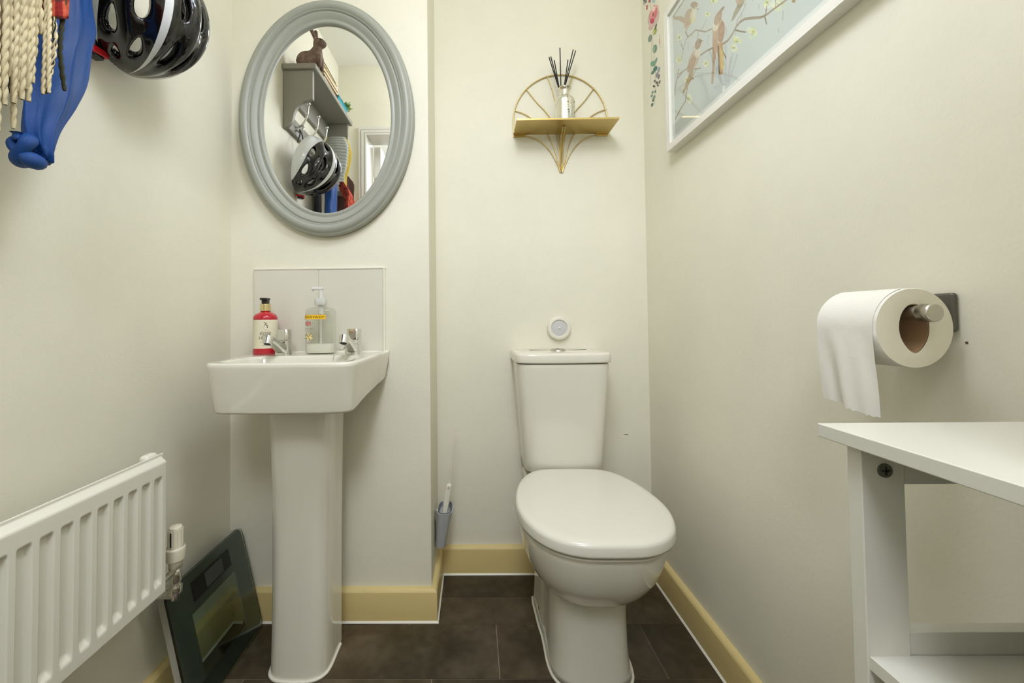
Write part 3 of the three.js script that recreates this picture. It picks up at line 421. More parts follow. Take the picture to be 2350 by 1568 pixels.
// ---------------------------------------------------------------- toilet roll and its holder
{
  const zE = -0.531, R = 0.0525, c = at(2099, 753, 'z', zE), len = 0.088, yaw = 0.03;
  const hold = thing('toilet_roll_holder', 'brushed steel toilet roll holder on the wall above the stand', 'roll holder', [0, 0, 0]);
  const bar = V(c.x + 0.002, c.y + 0.0196, zE + 0.0205); const bf = V(bar.x - 0.128 * Math.sin(yaw), bar.y, zE - 0.108);
  part('bar', rod(bar, bf, 0.0094, 24), M.satin, hold);
  const cap = lathe([[0, 0.003], [0.0095, 0.003], [0.0115, 0.0015], [0.0118, -0.001], [0.0118, -0.012], [0, -0.012]], 28); cap.rotateX(Math.PI / 2); cap.translate(bar.x, bar.y, bar.z); part('end_cap', cap, M.satin, hold);
  const ps = at(2180, 717, 'x', XR); const arm = rbox(bf.x - 0.012, XR - 0.006, bf.y - 0.012, bf.y + 0.012, bf.z - 0.012, bf.z + 0.012, 0.004); part('arm', arm, M.satin, hold);
  part('wall_plate', rbox(XR - 0.0085, XR - 0.0003, ps.y - 0.026, ps.y + 0.026, bf.z - 0.02, at(2193, 720, 'x', XR - 0.006).z, 0.004, 3), M.darkplate, hold);

  const t = thing('toilet_roll', 'half hanging white toilet roll on the steel holder', 'toilet roll', [c.x, c.y, zE]); t.rotation.y = yaw;
  const emb = dataTex(512, (u, v) => { let s = 0; for (const [cx, cy, rr] of [[0.25, 0.3, 0.16], [0.75, 0.65, 0.18], [0.6, 0.15, 0.10], [0.15, 0.8, 0.11]]) { const dx = Math.min(Math.abs(u - cx), 1 - Math.abs(u - cx)), dy = Math.min(Math.abs(v - cy), 1 - Math.abs(v - cy)), d = Math.hypot(dx, dy); if (Math.abs(d - rr) < 0.06) s = Math.max(s, 0.5 + 0.5 * Math.sin(d * 260) * Math.cos(Math.atan2(dy, dx) * 50)); } const g = 150 - 70 * s + 14 * fbm(u, v, 60, 3, 2); return [g, g, g]; });
  const paper = stdm({ color: lin(0.81, 0.785, 0.69), roughness: 0.95, bumpMap: rep(emb, 9), bumpScale: 0.00042, side: THREE.DoubleSide });
  const face = stdm({ color: lin(0.80, 0.745, 0.60), roughness: 0.95, bumpMap: rep(stippleT, 12), bumpScale: 0.0006 });
  const n = 80, hole = (a) => { const s = Math.sin(a), cc = Math.cos(a); return V(0.0195 * cc * (s < 0 ? 1 - 0.28 * Math.pow(-s, 2.2) * 0.9 : 1), s > 0 ? 0.0305 * s : 0.0315 * s, 0); };
  const outR = (z, k = 1) => Array.from({ length: n }, (_, i) => { const a = i / n * Math.PI * 2; return V(Math.cos(a) * R * k, Math.sin(a) * R * k, z); }), inR = (z, k = 1) => Array.from({ length: n }, (_, i) => { const p = hole(i / n * Math.PI * 2); return V(p.x * k, p.y * k, z); });
  part('paper_winding', metreUV(toCreasedNormals(loft([outR(-len, 0.99), outR(-len + 0.001), outR(-0.001), outR(0, 0.985)], { cap0: false, cap1: false }), 0.8)), paper, t);
  part('wound_face', metreUV(toCreasedNormals(loft([outR(0, 0.985), outR(0, 0.8), inR(0, 1.15), inR(-0.0005, 1.04)], { cap0: false, cap1: false }), 0.8)), face, t);
  part('rear_face', metreUV(loft([inR(-len, 1.04), outR(-len, 0.99)], { cap0: false, cap1: false })), face, t);
  part('cardboard_core', loft([inR(-0.0012, 1.04), inR(-0.0012, 1.0), inR(-len, 1.0), inR(-len, 1.04)], { cap0: false, cap1: false, crease: 0.8 }), stdm({ color: lin(0.40, 0.25, 0.13), roughness: 0.9, side: THREE.DoubleSide }), t);
  // the loose sheet comes over the top and hangs down on the room side
  const m = 40, q = 26, pos = [], uv = [], idx = [];
  for (let i = 0; i <= m; i++) { const s = i / m; for (let j = 0; j <= q; j++) { const v = j / q; let x, y, len1 = s * 0.19; const arc = R * 1.42; const z = -0.0035 - (len - 0.006) * v;
    if (len1 < arc) { const a = Math.PI * 0.56 + len1 / R; x = Math.cos(a) * (R + 0.0008); y = Math.sin(a) * (R + 0.0008); } else { const d = len1 - arc, a = Math.PI * 0.56 + arc / R; const f = d / 0.115; const fold = 0.006 * f * Math.sin(v * 7.5 + 0.8 + f * 1.4) + 0.0025 * f * Math.sin(v * 17 + f * 3); x = Math.cos(a) * (R + 0.0008) + fold - 0.002 * f + 0.006 * f * f; y = Math.sin(a) * R - d * (1 - 0.10 * v) ; }
    const wz = z + (s > 0.6 ? 0.004 * (s - 0.6) * Math.sin(v * 9) : 0) + 0.012 * Math.max(0, s - 0.5) * (1 - 2 * v) * -0.3; pos.push(x, y + (s > 0.97 ? 0.0012 * Math.sin(v * 70) : 0), wz); uv.push(len1, v * len); } }
  for (let i = 0; i < m; i++) for (let j = 0; j < q; j++) { const a = i * (q + 1) + j; idx.push(a, a + 1, a + q + 2, a, a + q + 2, a + q + 1); }
  part('loose_sheet', rebuilt(pos, idx, uv), paper, t);
}

// ---------------------------------------------------------------- white stand in the corner by the doorway
{
  const YT = 0.8105, A = at(1875, 971, 'y', YT), t = thing('side_stand', 'white slim wooden stand with a shelf under the toilet roll', 'stand', [0, 0, 0]);
  const xr = XR - 0.003, zf = A.z, zn = -0.245, xl = A.x;
  part('top_board', rbox(xl, xr, YT - 0.0145, YT, zf, zn, 0.0012), M.stand, t);
  const lx = xl + 0.0105, zl = -lx * F / 864 + 0.002, th = 0.0155, lw = 0.0425;
  const legs = [[lx, zl - th], [xr - 0.012 - lw, zl - th], [lx, zn - 0.02 - th], [xr - 0.012 - lw, zn - 0.02 - th]];
  for (const [x, z] of legs) { const l = part('leg', rbox(x, x + lw, 0.0, YT - 0.0147, z, z + th, 0.001), M.stand, t); if (z === legs[0][1]) { const sc = part('screw', (() => { const g = new THREE.CylinderGeometry(0.0068, 0.0072, 0.002, 24); g.rotateX(Math.PI / 2); return g; })(), stdm({ color: lin(0.16, 0.16, 0.13), metalness: 0.7, roughness: 0.5 }), l); for (const r of [0, Math.PI / 2]) { const cr = part('cross_slot', box(-0.0042, 0.0042, -0.0009, 0.0009, 0.0004, 0.0013), M.blackmat, sc); cr.rotation.z = r; } sc.position.set(x + lw * 0.53, at(1991, 1080, 'z', z + th).y, z + th + 0.0008); } }
  const yb = at(2100, 1110, 'z', zl - 0.004).y;
  part('top_rail', rbox(lx + lw + 0.0004, xr - 0.012 - lw - 0.0004, yb, YT - 0.015, zl - th + 0.0005, zl - 0.002, 0.0008), M.stand, t);
  const y1 = at(2100, 1452, 'z', zl - 0.002).y, y2 = at(2100, 1503, 'z', zl - 0.002).y;
  part('back_rail', rbox(lx + lw + 0.0004, xr - 0.012 - lw - 0.0004, y2 - 0.012, y1, zl - th + 0.0005, zl - 0.002, 0.0008), M.stand, t);
  part('shelf', rbox(lx + 0.002, xr - 0.014, y2 - 0.0135, y2, zl - 0.0015, zn - 0.0365, 0.0008), M.stand, t);
  part('lower_shelf', rbox(lx + 0.002, xr - 0.014, 0.16, 0.1735, zl - 0.0005, zn - 0.0365, 0.0008), M.stand, t);
  for (const z of [zl - th]) part('lower_rail', rbox(lx + lw + 0.0004, xr - 0.012 - lw - 0.0004, 0.14, 0.20, z + 0.0005, zl - 0.002, 0.0008), M.stand, t);
}

// ---------------------------------------------------------------- radiator
{
  const X = -0.662, z0 = -0.867, z1 = -0.30, y0 = 0.345, y1 = 0.646, t = thing('radiator', 'white ribbed panel radiator on the wall under the coats', 'radiator', [0, 0, 0]);
  const nz = 520, ny = 120, pos = [], idx = [], pitch = 0.0312, zf0 = -0.849;
  const ss = (a, b, x) => { const k = Math.min(1, Math.max(0, (x - a) / (b - a))); return k * k * (3 - 2 * k); };
  for (let j = 0; j <= ny; j++) for (let i = 0; i <= nz; i++) {
    const z = z0 + 0.0015 + (z1 - z0 - 0.003) * i / nz; let y; { const k = j / ny; y = y0 + 0.004 + (y1 - y0 - 0.008) * k; }
    const edge = Math.min(1, ss(0, 0.007, y - y0 - 0.004)) * ss(0, 0.013, y1 - 0.004 - y) * ss(0, 0.006, z - z0 - 0.0015) * ss(0, 0.006, z1 - z - 0.0015);
    let fl = 0; const u = (z - zf0) / pitch, k = Math.round(u - 0.35); const w = (u - k) * pitch; if (z > z0 + 0.012 && z < z1 - 0.03) { fl = ss(0, 0.0035, w) * (1 - ss(0.0165, 0.0215, w)); fl *= ss(0.377, 0.392, y) * (1 - ss(0.596, 0.603, y)); }
    pos.push(X - 0.013 + 0.013 * edge - 0.0085 * fl, y, z);
  }
  for (let j = 0; j < ny; j++) for (let i = 0; i < nz; i++) { const a = j * (nz + 1) + i; idx.push(a, a + nz + 2, a + 1, a, a + nz + 1, a + nz + 2); }
  part('front_panel', rebuilt(pos, idx), M.rad, t);
  part('seam_flange', rbox(X - 0.0165, X - 0.0125, y0, y1, z0, z1, 0.0012), M.rad, t);
  part('back_panel', rbox(X - 0.030, X - 0.0165, y0 + 0.008, y1 - 0.008, z0 + 0.008, z1 - 0.008, 0.006), M.rad, t);
  for (const z of [z0 + 0.026, z1 - 0.06]) part('wall_bracket', merge([rbox(XL + 0.0005, X - 0.031, y0 + 0.02, y1 - 0.10, z - 0.014, z + 0.014, 0.003), rbox(X - 0.034, X - 0.014, y1 - 0.03, y1 + 0.0055, z - 0.016, z + 0.016, 0.0075, 4)]), M.whiteplastic, t);
  const vx = -0.685, vz = at(403, 1250, 'x', vx).z, ye = (py) => at(403, py, 'x', vx).y, cream = phys({ color: lin(0.80, 0.75, 0.58), roughness: 0.35 });
  const yT = ye(1207), yM = ye(1254), yC = ye(1284), yB = ye(1302), yP = ye(1372);
  const v = new THREE.Group(); v.name = 'valve'; v.position.set(vx, 0, vz); t.add(v);
  part('valve_head', merge([lathe([[0, yT], [0.011, yT - 0.0005], [0.0135, yT - 0.004], [0.0145, yM], [0.0185, yM - 0.001], [0.0195, yM - 0.005], [0.0192, yC + 0.002], [0.0165, yC - 0.001], [0.0135, yC - 0.003], [0.0135, yB], [0, yB]], 40), ...Array.from({ length: 14 }, (_, i) => { const g = rbox(-0.0012, 0.0012, yM + 0.003, yT - 0.006, 0.0125, 0.0150, 0.0004, 1); g.rotateY(i / 14 * Math.PI * 2); return g; })]), cream, v);
  part('indicator_slot', rbox(-0.0016, 0.0016, yM + 0.004, yT - 0.010, 0.0148, 0.0156, 0.0003, 1), M.blackmat, v);
  part('valve_body', merge([lathe([[0, yB], [0.0105, yB], [0.0105, yB - 0.012], [0.0125, yB - 0.014], [0.0125, yB - 0.03], [0.009, yB - 0.034], [0.014, yB - 0.04], [0.014, yB - 0.056], [0.0085, yB - 0.058], [0.0085, yP - 0.002], [0, yP - 0.002]], 24), rod(V(0, yB - 0.004, 0), V(0.004, yB - 0.004, 0.065), 0.0075)]), M.chrome, v);
  part('pipe', rod(V(0, yP + 0.006, 0), V(XL + 0.001 - vx, yP + 0.006, 0), 0.0078, 16), stdm({ color: lin(0.62, 0.60, 0.52), roughness: 0.4 }), v);
}

// ---------------------------------------------------------------- glass bathroom scale leaning on the wall
{
  const a = V(-0.658, 0.004, -1.238), top = V(-0.727, 0.302, -1.238), L = 0.304, t = thing('bathroom_scale', 'square glass bathroom scale leaning against the wall beside the pedestal', 'scale', [a.x, 0.0018, a.z]);
  const up = top.clone().sub(a); const hgt = up.length(); t.rotation.z = Math.atan2(-up.x, up.y); // local y runs up the leaning plate, z towards the camera
  const sh = new THREE.Shape(), r = 0.022; const rr = (s, x0, x1, y0, y1, rad) => { s.moveTo(x0 + rad, y0); s.lineTo(x1 - rad, y0); s.absarc(x1 - rad, y0 + rad, rad, -Math.PI / 2, 0); s.lineTo(x1, y1 - rad); s.absarc(x1 - rad, y1 - rad, rad, 0, Math.PI / 2); s.lineTo(x0 + rad, y1); s.absarc(x0 + rad, y1 - rad, rad, Math.PI / 2, Math.PI); s.lineTo(x0, y0 + rad); s.absarc(x0 + rad, y0 + rad, rad, Math.PI, 1.5 * Math.PI); return s; };
  rr(sh, -L, 0, 0, hgt, r);
  const ex = (s, d, bev = 0) => { const g = new THREE.ExtrudeGeometry(s, { depth: d, bevelEnabled: bev > 0, bevelSize: bev, bevelThickness: bev, bevelSegments: 2, curveSegments: 8 }); g.rotateY(Math.PI / 2); return g; };   // x of the shape becomes -z
  const flip = (g) => g;                                                     // shape x in [-L, 0] -> z in [0, L]
  const glass = phys({ color: lin(0.80, 0.90, 0.84), roughness: 0.02, transmission: 1, thickness: 0.006, ior: 1.5, attenuationColor: lin(0.55, 0.70, 0.58), attenuationDistance: 0.06 });
  part('glass_plate', ex(sh, 0.006), glass, t);
  const fr = new THREE.Shape(); rr(fr, -L + 0.003, -0.003, 0.003, hgt - 0.003, r - 0.002); const ho = new THREE.Path(); ho.moveTo(-L + 0.065, 0.052); ho.lineTo(-0.062, 0.052); ho.lineTo(-0.062, hgt - 0.098); ho.lineTo(-L + 0.065, hgt - 0.098); ho.closePath(); fr.holes.push(ho);
  const dark = stdm({ color: lin(0.075, 0.078, 0.066), roughness: 0.4 });
  const f = part('printed_surround', ex(fr, 0.0009), dark, t); f.position.x = -0.0012;
  const dw = part('display', rbox(-0.003, 0.0066, hgt - 0.075, hgt - 0.028, 0.075, 0.225, 0.0015), stdm({ color: lin(0.006, 0.006, 0.006), roughness: 0.25 }), t);
  part('lcd_panel', box(0.0066, 0.0069, hgt - 0.070, hgt - 0.033, 0.11, 0.18), stdm({ color: lin(0.05, 0.055, 0.045), roughness: 0.3 }), dw);
  for (const z of [0.006, L - 0.040]) part('side_rail', rbox(-0.024, -0.0014, 0.010, hgt - 0.004, z, z + 0.034, 0.004), stdm({ color: lin(0.42, 0.41, 0.36), roughness: 0.45 }), t);
  for (const z of [0.03, L - 0.03]) for (const y of [0.03, hgt - 0.03]) { const g = new THREE.CylinderGeometry(0.014, 0.014, 0.006, 24); g.rotateZ(Math.PI / 2); g.translate(-0.0265, y, z); part('foot', g, M.blackmat, t); }
}

// ---------------------------------------------------------------- framed bird picture and floral wall sticker on the right wall
const PIC = { z0: -1.262, z1: -0.585, y0: 1.447, y1: 1.893, fw: 0.021, xf: XR - 0.030 };
const artT = canvasTex(1600, 1024, (g, w, h) => {                    // left edge of the sheet is the end by the toilet
  const za = PIC.z0 + PIC.fw, zb = PIC.z1 - PIC.fw, ya = PIC.y0 + PIC.fw, yb = PIC.y1 - PIC.fw;
  const Q = (u, v) => { const p = at(1440 + u / 4.356, v / 4.356, 'x', PIC.xf + 0.0112); return [(p.z - za) / (zb - za) * w, (yb - p.y) / (yb - ya) * h]; };   // where a mark lies on the sheet
  g.fillStyle = '#ced4cf'; g.fillRect(0, 0, w, h); const R = rng(31);
  for (let i = 0; i < 60; i++) { g.fillStyle = `rgba(${200 + R() * 20},${208 + R() * 14},${206 + R() * 10},0.10)`; g.beginPath(); g.ellipse(R() * w, R() * h, 60 + R() * 160, 40 + R() * 120, R() * 3, 0, 7); g.fill(); }
  g.lineCap = 'round'; g.lineJoin = 'round';
  const br = (pts, lw, col) => { g.strokeStyle = col; for (let i = 0; i + 1 < pts.length; i++) { g.lineWidth = lw * (1 - 0.5 * i / pts.length); g.beginPath(); g.moveTo(...Q(...pts[i])); g.lineTo(...Q(...pts[i + 1])); g.stroke(); } };
  const blob = (u, v, r1, r2, a, c, al = 0.82) => { g.globalAlpha = al; g.fillStyle = c; g.beginPath(); for (let i = 0; i < 26; i++) { const q = i / 26 * 6.2832, x = Math.cos(q) * r1, y = Math.sin(q) * r2, k = Q(u + x * Math.cos(a) - y * Math.sin(a), v + x * Math.sin(a) + y * Math.cos(a)); i ? g.lineTo(...k) : g.moveTo(...k); } g.closePath(); g.fill(); g.globalAlpha = 1; };
  const poly = (pts, c, al = 0.82) => { g.globalAlpha = al; g.fillStyle = c; g.beginPath(); pts.forEach((p, i) => { const k = Q(...p); i ? g.lineTo(...k) : g.moveTo(...k); }); g.closePath(); g.fill(); g.globalAlpha = 1; };
  const tw = '#a08f7c', dk = '#85745c';
  const blossom = (u, v, s) => { for (let i = 0; i < 26; i++) { const a = R() * 6.3, d = R() * s; blob(u + Math.cos(a) * d, v + Math.sin(a) * d * 1.2, s * 0.26, s * 0.42, a, ['#eeeecd', '#e2e6aa', '#f4f0de', '#ccd488'][Math.floor(R() * 4)], 0.42); } for (let i = 0; i < 7; i++) blob(u + (R() - 0.5) * s * 0.5, v + (R() - 0.5) * s * 0.7, 4, 5, 0, '#98903e', 0.8); };
  for (const [u, v, s] of [[1250, 325, 52], [1090, 405, 46], [1500, 45, 60], [1395, 25, 44], [800, 140, 28], [515, 370, 30], [785, 635, 34], [610, 990, 38], [595, 800, 32], [512, 600, 34], [860, 10, 40], [1060, 480, 36], [1700, -160, 70], [1450, -260, 60], [1150, -300, 60], [2100, -420, 80], [1900, -330, 70]]) blossom(u, v, s);
  br([[465, 1010], [478, 880], [492, 800], [512, 690]], 13, dk); br([[478, 1195], [530, 1090], [580, 1010], [592, 920], [600, 880]], 13, dk); br([[495, 790], [560, 710], [600, 680], [680, 690], [730, 680]], 11, tw);
  br([[510, 745], [590, 690]], 9, tw); br([[730, 552], [790, 510], [850, 480]], 13, tw); br([[940, 445], [1000, 410], [1050, 340], [1085, 270], [1120, 225], [1170, 190], [1250, 180], [1340, 172], [1400, 140], [1450, 100], [1560, 20], [1700, -90], [1900, -200]], 17, tw);
  br([[590, 300], [580, 320], [605, 370], [640, 340], [680, 300], [780, 318], [850, 285]], 12, tw); br([[600, 370], [585, 400], [560, 480], [545, 560], [530, 620]], 7, dk); br([[1340, 172], [1375, 160], [1388, 110], [1392, 60]], 7, dk); br([[1372, 168], [1382, 200], [1390, 240]], 8, dk); br([[1080, 300], [1120, 312], [1180, 322]], 8, dk); br([[940, 445], [950, 510], [985, 580]], 9, dk); br([[1075, 300], [1100, 200], [1150, 120], [1190, 30]], 6, tw); br([[690, 690], [640, 780], [600, 860], [585, 960]], 6, dk); br([[740, 300], [770, 240], [790, 190]], 5, tw); br([[540, 440], [555, 500]], 6, dk);
  for (let i = 0; i < 24; i++) { const u = 480 + R() * 1300, v = 700 - u * 0.45 + R() * 500 - 150; br([[u, v], [u + 24 * (R() - 0.2), v - 40 - 60 * R()]], 3, '#8f8a72'); }
  // bird on the upper left twig
  poly([[460, 165], [540, 160], [575, 190], [560, 235], [520, 205], [465, 195]], '#b39b82'); blob(612, 175, 44, 92, 0.25, '#b5977d'); blob(655, 150, 26, 62, 0.2, '#e6e0c4'); blob(650, 200, 22, 34, 0.3, '#dcdc9c', 0.7); blob(595, 250, 26, 40, 0.4, '#c9a58c'); blob(668, 52, 38, 36, 0, '#a58468'); blob(690, 72, 18, 22, 0, '#e2d6bd'); poly([[700, 80], [714, 98], [692, 92]], '#7b6a55'); blob(688, 62, 6, 7, 0, '#5d4c3c');
  // tall bird in the middle
  poly([[850, 350], [900, 330], [900, 480], [870, 640], [855, 840], [838, 840], [848, 640]], '#b78a6e'); poly([[890, 430], [950, 430], [965, 640], [945, 740], [920, 750], [905, 620]], '#c08a52'); poly([[925, 480], [955, 520], [962, 690], [935, 700]], '#dcc05a', 0.8); poly([[900, 450], [915, 460], [925, 740], [912, 740]], '#4a4136', 0.8); blob(908, 300, 58, 120, 0.12, '#c3a083'); blob(940, 320, 32, 110, 0.1, '#a87f66'); blob(885, 250, 30, 62, 0.3, '#ebe4cb'); blob(905, 180, 32, 78, 0.35, '#b08e76'); blob(940, 100, 14, 44, 0.6, '#a08068'); poly([[945, 92], [975, 55], [955, 105]], '#8a735c');
  // lower bird
  poly([[660, 690], [620, 720], [548, 930], [562, 935], [650, 780]], '#a58150'); blob(662, 600, 46, 110, 0.35, '#c7a78f'); blob(640, 640, 30, 92, 0.4, '#a98a72'); blob(700, 530, 30, 50, 0.2, '#e6dcc6'); blob(705, 440, 30, 58, 0.3, '#a08166'); poly([[715, 400], [758, 402], [735, 425], [720, 440]], '#7f6c54'); br([[620, 760], [660, 790]], 7, dk);
  for (const [u, v, r1, r2, a, n] of [[612, 175, 36, 80, 0.25, 26], [908, 300, 46, 105, 0.12, 44], [885, 620, 30, 150, 0.05, 26], [935, 600, 22, 120, -0.05, 22], [655, 610, 38, 110, 0.38, 34], [610, 800, 16, 110, 0.42, 14], [660, 60, 26, 26, 0, 10], [705, 440, 20, 46, 0.3, 12], [905, 180, 22, 60, 0.35, 16]]) for (let i = 0; i < n; i++) { const x = (R() * 2 - 1) * r1, y = (R() * 2 - 1) * r2 * Math.sqrt(Math.max(0, 1 - x * x / r1 / r1)), l = 16 + 26 * R(), X = (p, q) => [u + p * Math.cos(a) - q * Math.sin(a), v + p * Math.sin(a) + q * Math.cos(a)]; g.globalAlpha = 0.35; br([X(x, y), X(x + 3 * (R() - 0.5), y + l)], 3 + 5 * R(), ['#7f634d', '#d9c2a6', '#e8dcc2', '#9a7256', '#c9a07a'][Math.floor(R() * 5)]); g.globalAlpha = 1; }
  // birds further up the branch
  poly([[1120, 0], [1150, 0], [1130, 90], [1060, 200], [1035, 215], [1060, 130]], '#9b9278'); blob(1130, 30, 30, 60, 0.4, '#8f866a'); blob(1130, -40, 46, 90, 0.3, '#c0a488'); blob(1150, -140, 36, 36, 0, '#a08166');
  blob(1750, -230, 56, 120, 0.5, '#bb9b7c'); blob(1730, -210, 34, 100, 0.5, '#a57c5c'); blob(1790, -330, 40, 36, 0, '#9a7b60'); poly([[1700, -140], [1640, 20], [1670, 30], [1740, -120]], '#97794f');
});
{
  const z0 = -1.262, z1 = -0.585, y0 = 1.447, y1 = 1.893, d = 0.030, fw = 0.021, xf = XR - d;
  const t = thing('picture_frame', 'white framed watercolour print of brown birds on branches', 'picture', [0, 0, 0]);
  const mit = (a, b, c, e) => { const z = (p) => p; return a; };
  const quad = (za, zb2, ya, yb, side) => {                                 // one mitred bar of the frame
    const o = [[z0, y0], [z1, y0], [z1, y1], [z0, y1]], i = [[z0 + fw, y0 + fw], [z1 - fw, y0 + fw], [z1 - fw, y1 - fw], [z0 + fw, y1 - fw]], A = side, B = (side + 1) % 4;
    const mk = (x, k) => [V(x, o[A][1], o[A][0]), V(x, o[B][1], o[B][0]), V(x, i[B][1], i[B][0]), V(x, i[A][1], i[A][0])];
    return metreUV(toCreasedNormals(loft([mk(XR - 0.0005), mk(xf)]), 0.3));
  };
  for (let s = 0; s < 4; s++) part('frame_bar', quad(0, 0, 0, 0, s), M.woodwhite, t);
  part('backing_board', box(XR - 0.006, XR - 0.003, y0 + 0.004, y1 - 0.004, z0 + 0.004, z1 - 0.004), M.stand, t);
  const pl = (x, a, b2, c, e) => { const g = new THREE.BufferGeometry(); g.setAttribute('position', new THREE.Float32BufferAttribute([x, c, a, x, c, b2, x, e, b2, x, e, a], 3)); g.setAttribute('uv', new THREE.Float32BufferAttribute([0, 0, 1, 0, 1, 1, 0, 1], 2)); g.setIndex([0, 1, 2, 0, 2, 3]); g.computeVertexNormals(); return g; };
  const mw = 0.0165;
  part('mount', merge([box(xf + 0.008, xf + 0.0105, y0 + fw - 0.004, y0 + fw + mw, z0 + fw - 0.004, z1 - fw + 0.004), box(xf + 0.008, xf + 0.0105, y1 - fw - mw, y1 - fw + 0.004, z0 + fw - 0.004, z1 - fw + 0.004), box(xf + 0.008, xf + 0.0105, y0 + fw + mw, y1 - fw - mw, z0 + fw - 0.004, z0 + fw + mw), box(xf + 0.008, xf + 0.0105, y0 + fw + mw, y1 - fw - mw, z1 - fw - mw, z1 - fw + 0.004)]), stdm({ color: lin(0.82, 0.82, 0.78), roughness: 0.8 }), t);
  part('print', pl(xf + 0.0112, z0 + fw, z1 - fw, y0 + fw, y1 - fw), stdm({ map: artT, roughness: 0.8, side: THREE.DoubleSide }), t);
  part('glass', box(xf + 0.0045, xf + 0.0065, y0 + fw - 0.003, y1 - fw + 0.003, z0 + fw - 0.003, z1 - fw + 0.003), phys({ color: lin(0.97, 0.98, 0.97), roughness: 0.0, transmission: 1, thickness: 0, ior: 1.5 }), t);
}
{
  const z0 = -1.487, z1 = -1.347, y0 = 1.64, y1 = 2.14;
  const dt = canvasTex(420, 1500, (g, w, h) => {
    g.clearRect(0, 0, w, h); const sx = w / (z1 - z0), sy = h / (y1 - y0);
    const Q = (px, py) => { const p = at(px, py, 'x', XR); return [(p.z - z0) * sx, (y1 - p.y) * sy]; };
    const leaf = (px, py, r1, r2, a, c, al = 0.85) => { g.globalAlpha = al; g.fillStyle = c; g.beginPath(); for (let i = 0; i < 28; i++) { const q = i / 28 * Math.PI * 2, x = Math.cos(q) * r1 / 5, y = Math.sin(q) * r2 / 5, k = Q(px + x * Math.cos(a) - y * Math.sin(a), py + x * Math.sin(a) + y * Math.cos(a)); i ? g.lineTo(...k) : g.moveTo(...k); } g.closePath(); g.fill(); g.globalAlpha = 1; };
    const rs = rng(9);
    g.strokeStyle = 'rgba(140,130,110,0.7)'; g.lineWidth = 4; for (const L of [[[1494, 78], [1496, 130], [1493, 197]], [[1498, 90], [1505, 170], [1502, 240]], [[1514, 80], [1515, 110]], [[1490, 0], [1500, 40]]]) { g.beginPath(); L.forEach(([a, b], i) => { const q = Q(a, b); i ? g.lineTo(...q) : g.moveTo(...q); }); g.stroke(); }
    leaf(1500, 40, 62, 120, 0.25, '#f0d2cc', 0.55); leaf(1502, 26, 42, 78, 0.3, '#f3c9c0', 0.8); leaf(1498, 36, 40, 70, 0.2, '#e79a9c', 0.75); leaf(1505, 30, 18, 66, 0.2, '#d96f78', 0.8); leaf(1497, 48, 24, 32, 0.3, '#c9485f', 0.85); leaf(1500, 20, 20, 30, 0, '#f7ded2', 0.9); leaf(1499, 34, 7, 26, 0.15, '#7a3f38', 0.9); leaf(1494, 62, 26, 40, 0.4, '#eec4bc', 0.6); leaf(1505, 14, 30, 14, 0.2, '#eab2a6', 0.7);
    leaf(1503, 72, 20, 42, 0.35, '#a9b95e'); leaf(1505, 62, 8, 40, 0.3, '#556b42'); leaf(1501, 74, 8, 26, 0.3, '#d8dd93'); leaf(1492, 88, 22, 44, 0.3, '#8fa58f'); leaf(1503, 112, 24, 50, 0.22, '#7fa389'); leaf(1501, 114, 10, 34, 0.22, '#a6c2a4');
    leaf(1499, 146, 28, 34, 0.6, '#7fae95'); leaf(1506, 138, 10, 30, 0.3, '#6e9c86'); leaf(1504, 158, 20, 36, 0.5, '#4f7f78'); leaf(1499, 166, 16, 28, 0.6, '#5b8c72'); leaf(1512, 160, 14, 34, 0.25, '#9fb0b0'); leaf(1508, 172, 15, 34, 0.3, '#9b9aa2'); leaf(1512, 176, 12, 30, 0.2, '#8b7f80'); leaf(1503, 186, 12, 16, 0.3, '#7d7a72'); leaf(1508, 190, 16, 16, 0.2, '#6d635c'); leaf(1514, 188, 10, 22, 0.2, '#8d8a80'); leaf(1501, 198, 14, 12, 0.4, '#574f48'); leaf(1510, 196, 12, 12, 0, '#6a5f57');
    for (const [px, py] of [[1498, 212], [1504, 210], [1496, 220], [1502, 222], [1499, 230], [1497, 240], [1500, 226]]) leaf(px, py, 11, 18, 0.4 * (rs() - 0.5) + 0.4, ['#5c8270', '#3f6a5c', '#7c9a86'][Math.floor(rs() * 3)]); leaf(1496, 244, 6, 8, 0, '#5a5a50');
    leaf(1485, 18, 8, 26, 0.1, '#b5444e', 0.8); leaf(1485, 14, 14, 14, 0.1, '#e9a2a0', 0.5); leaf(1482, 3, 14, 24, 0.2, '#8c8f96'); leaf(1491, 2, 14, 24, 0.2, '#c05a60', 0.7); leaf(1478, 1, 8, 14, 0, '#5a554e'); leaf(1500, 2, 20, 26, 0, '#b9d4d2', 0.8); leaf(1478, 8, 6, 20, 0, '#b0a99c'); leaf(1514, 96, 5, 40, -0.05, '#d9a89a', 0.8); leaf(1522, 9, 8, 9, 0.7, '#8a8f80');
    for (const [px, py, r] of [[1492, -30, 40], [1505, -60, 50], [1488, -80, 40]]) { leaf(px, py, r, r * 1.6, 0.2, '#e79a9c', 0.7); leaf(px + 4, py + 4, r * 0.5, r, 0.2, '#c9485f', 0.7); }
  });
  const g = new THREE.BufferGeometry(), x = XR - 0.0006; g.setAttribute('position', new THREE.Float32BufferAttribute([x, y0, z0, x, y0, z1, x, y1, z1, x, y1, z0], 3)); g.setAttribute('uv', new THREE.Float32BufferAttribute([0, 0, 1, 0, 1, 1, 0, 1], 2)); g.setIndex([0, 1, 2, 0, 2, 3]); g.computeVertexNormals();
  solo('floral_wall_sticker', g, stdm({ map: dt, transparent: true, roughness: 0.6, side: THREE.DoubleSide }), 'watercolour rose and leaf wall sticker beside the bird picture', 'wall sticker');
}

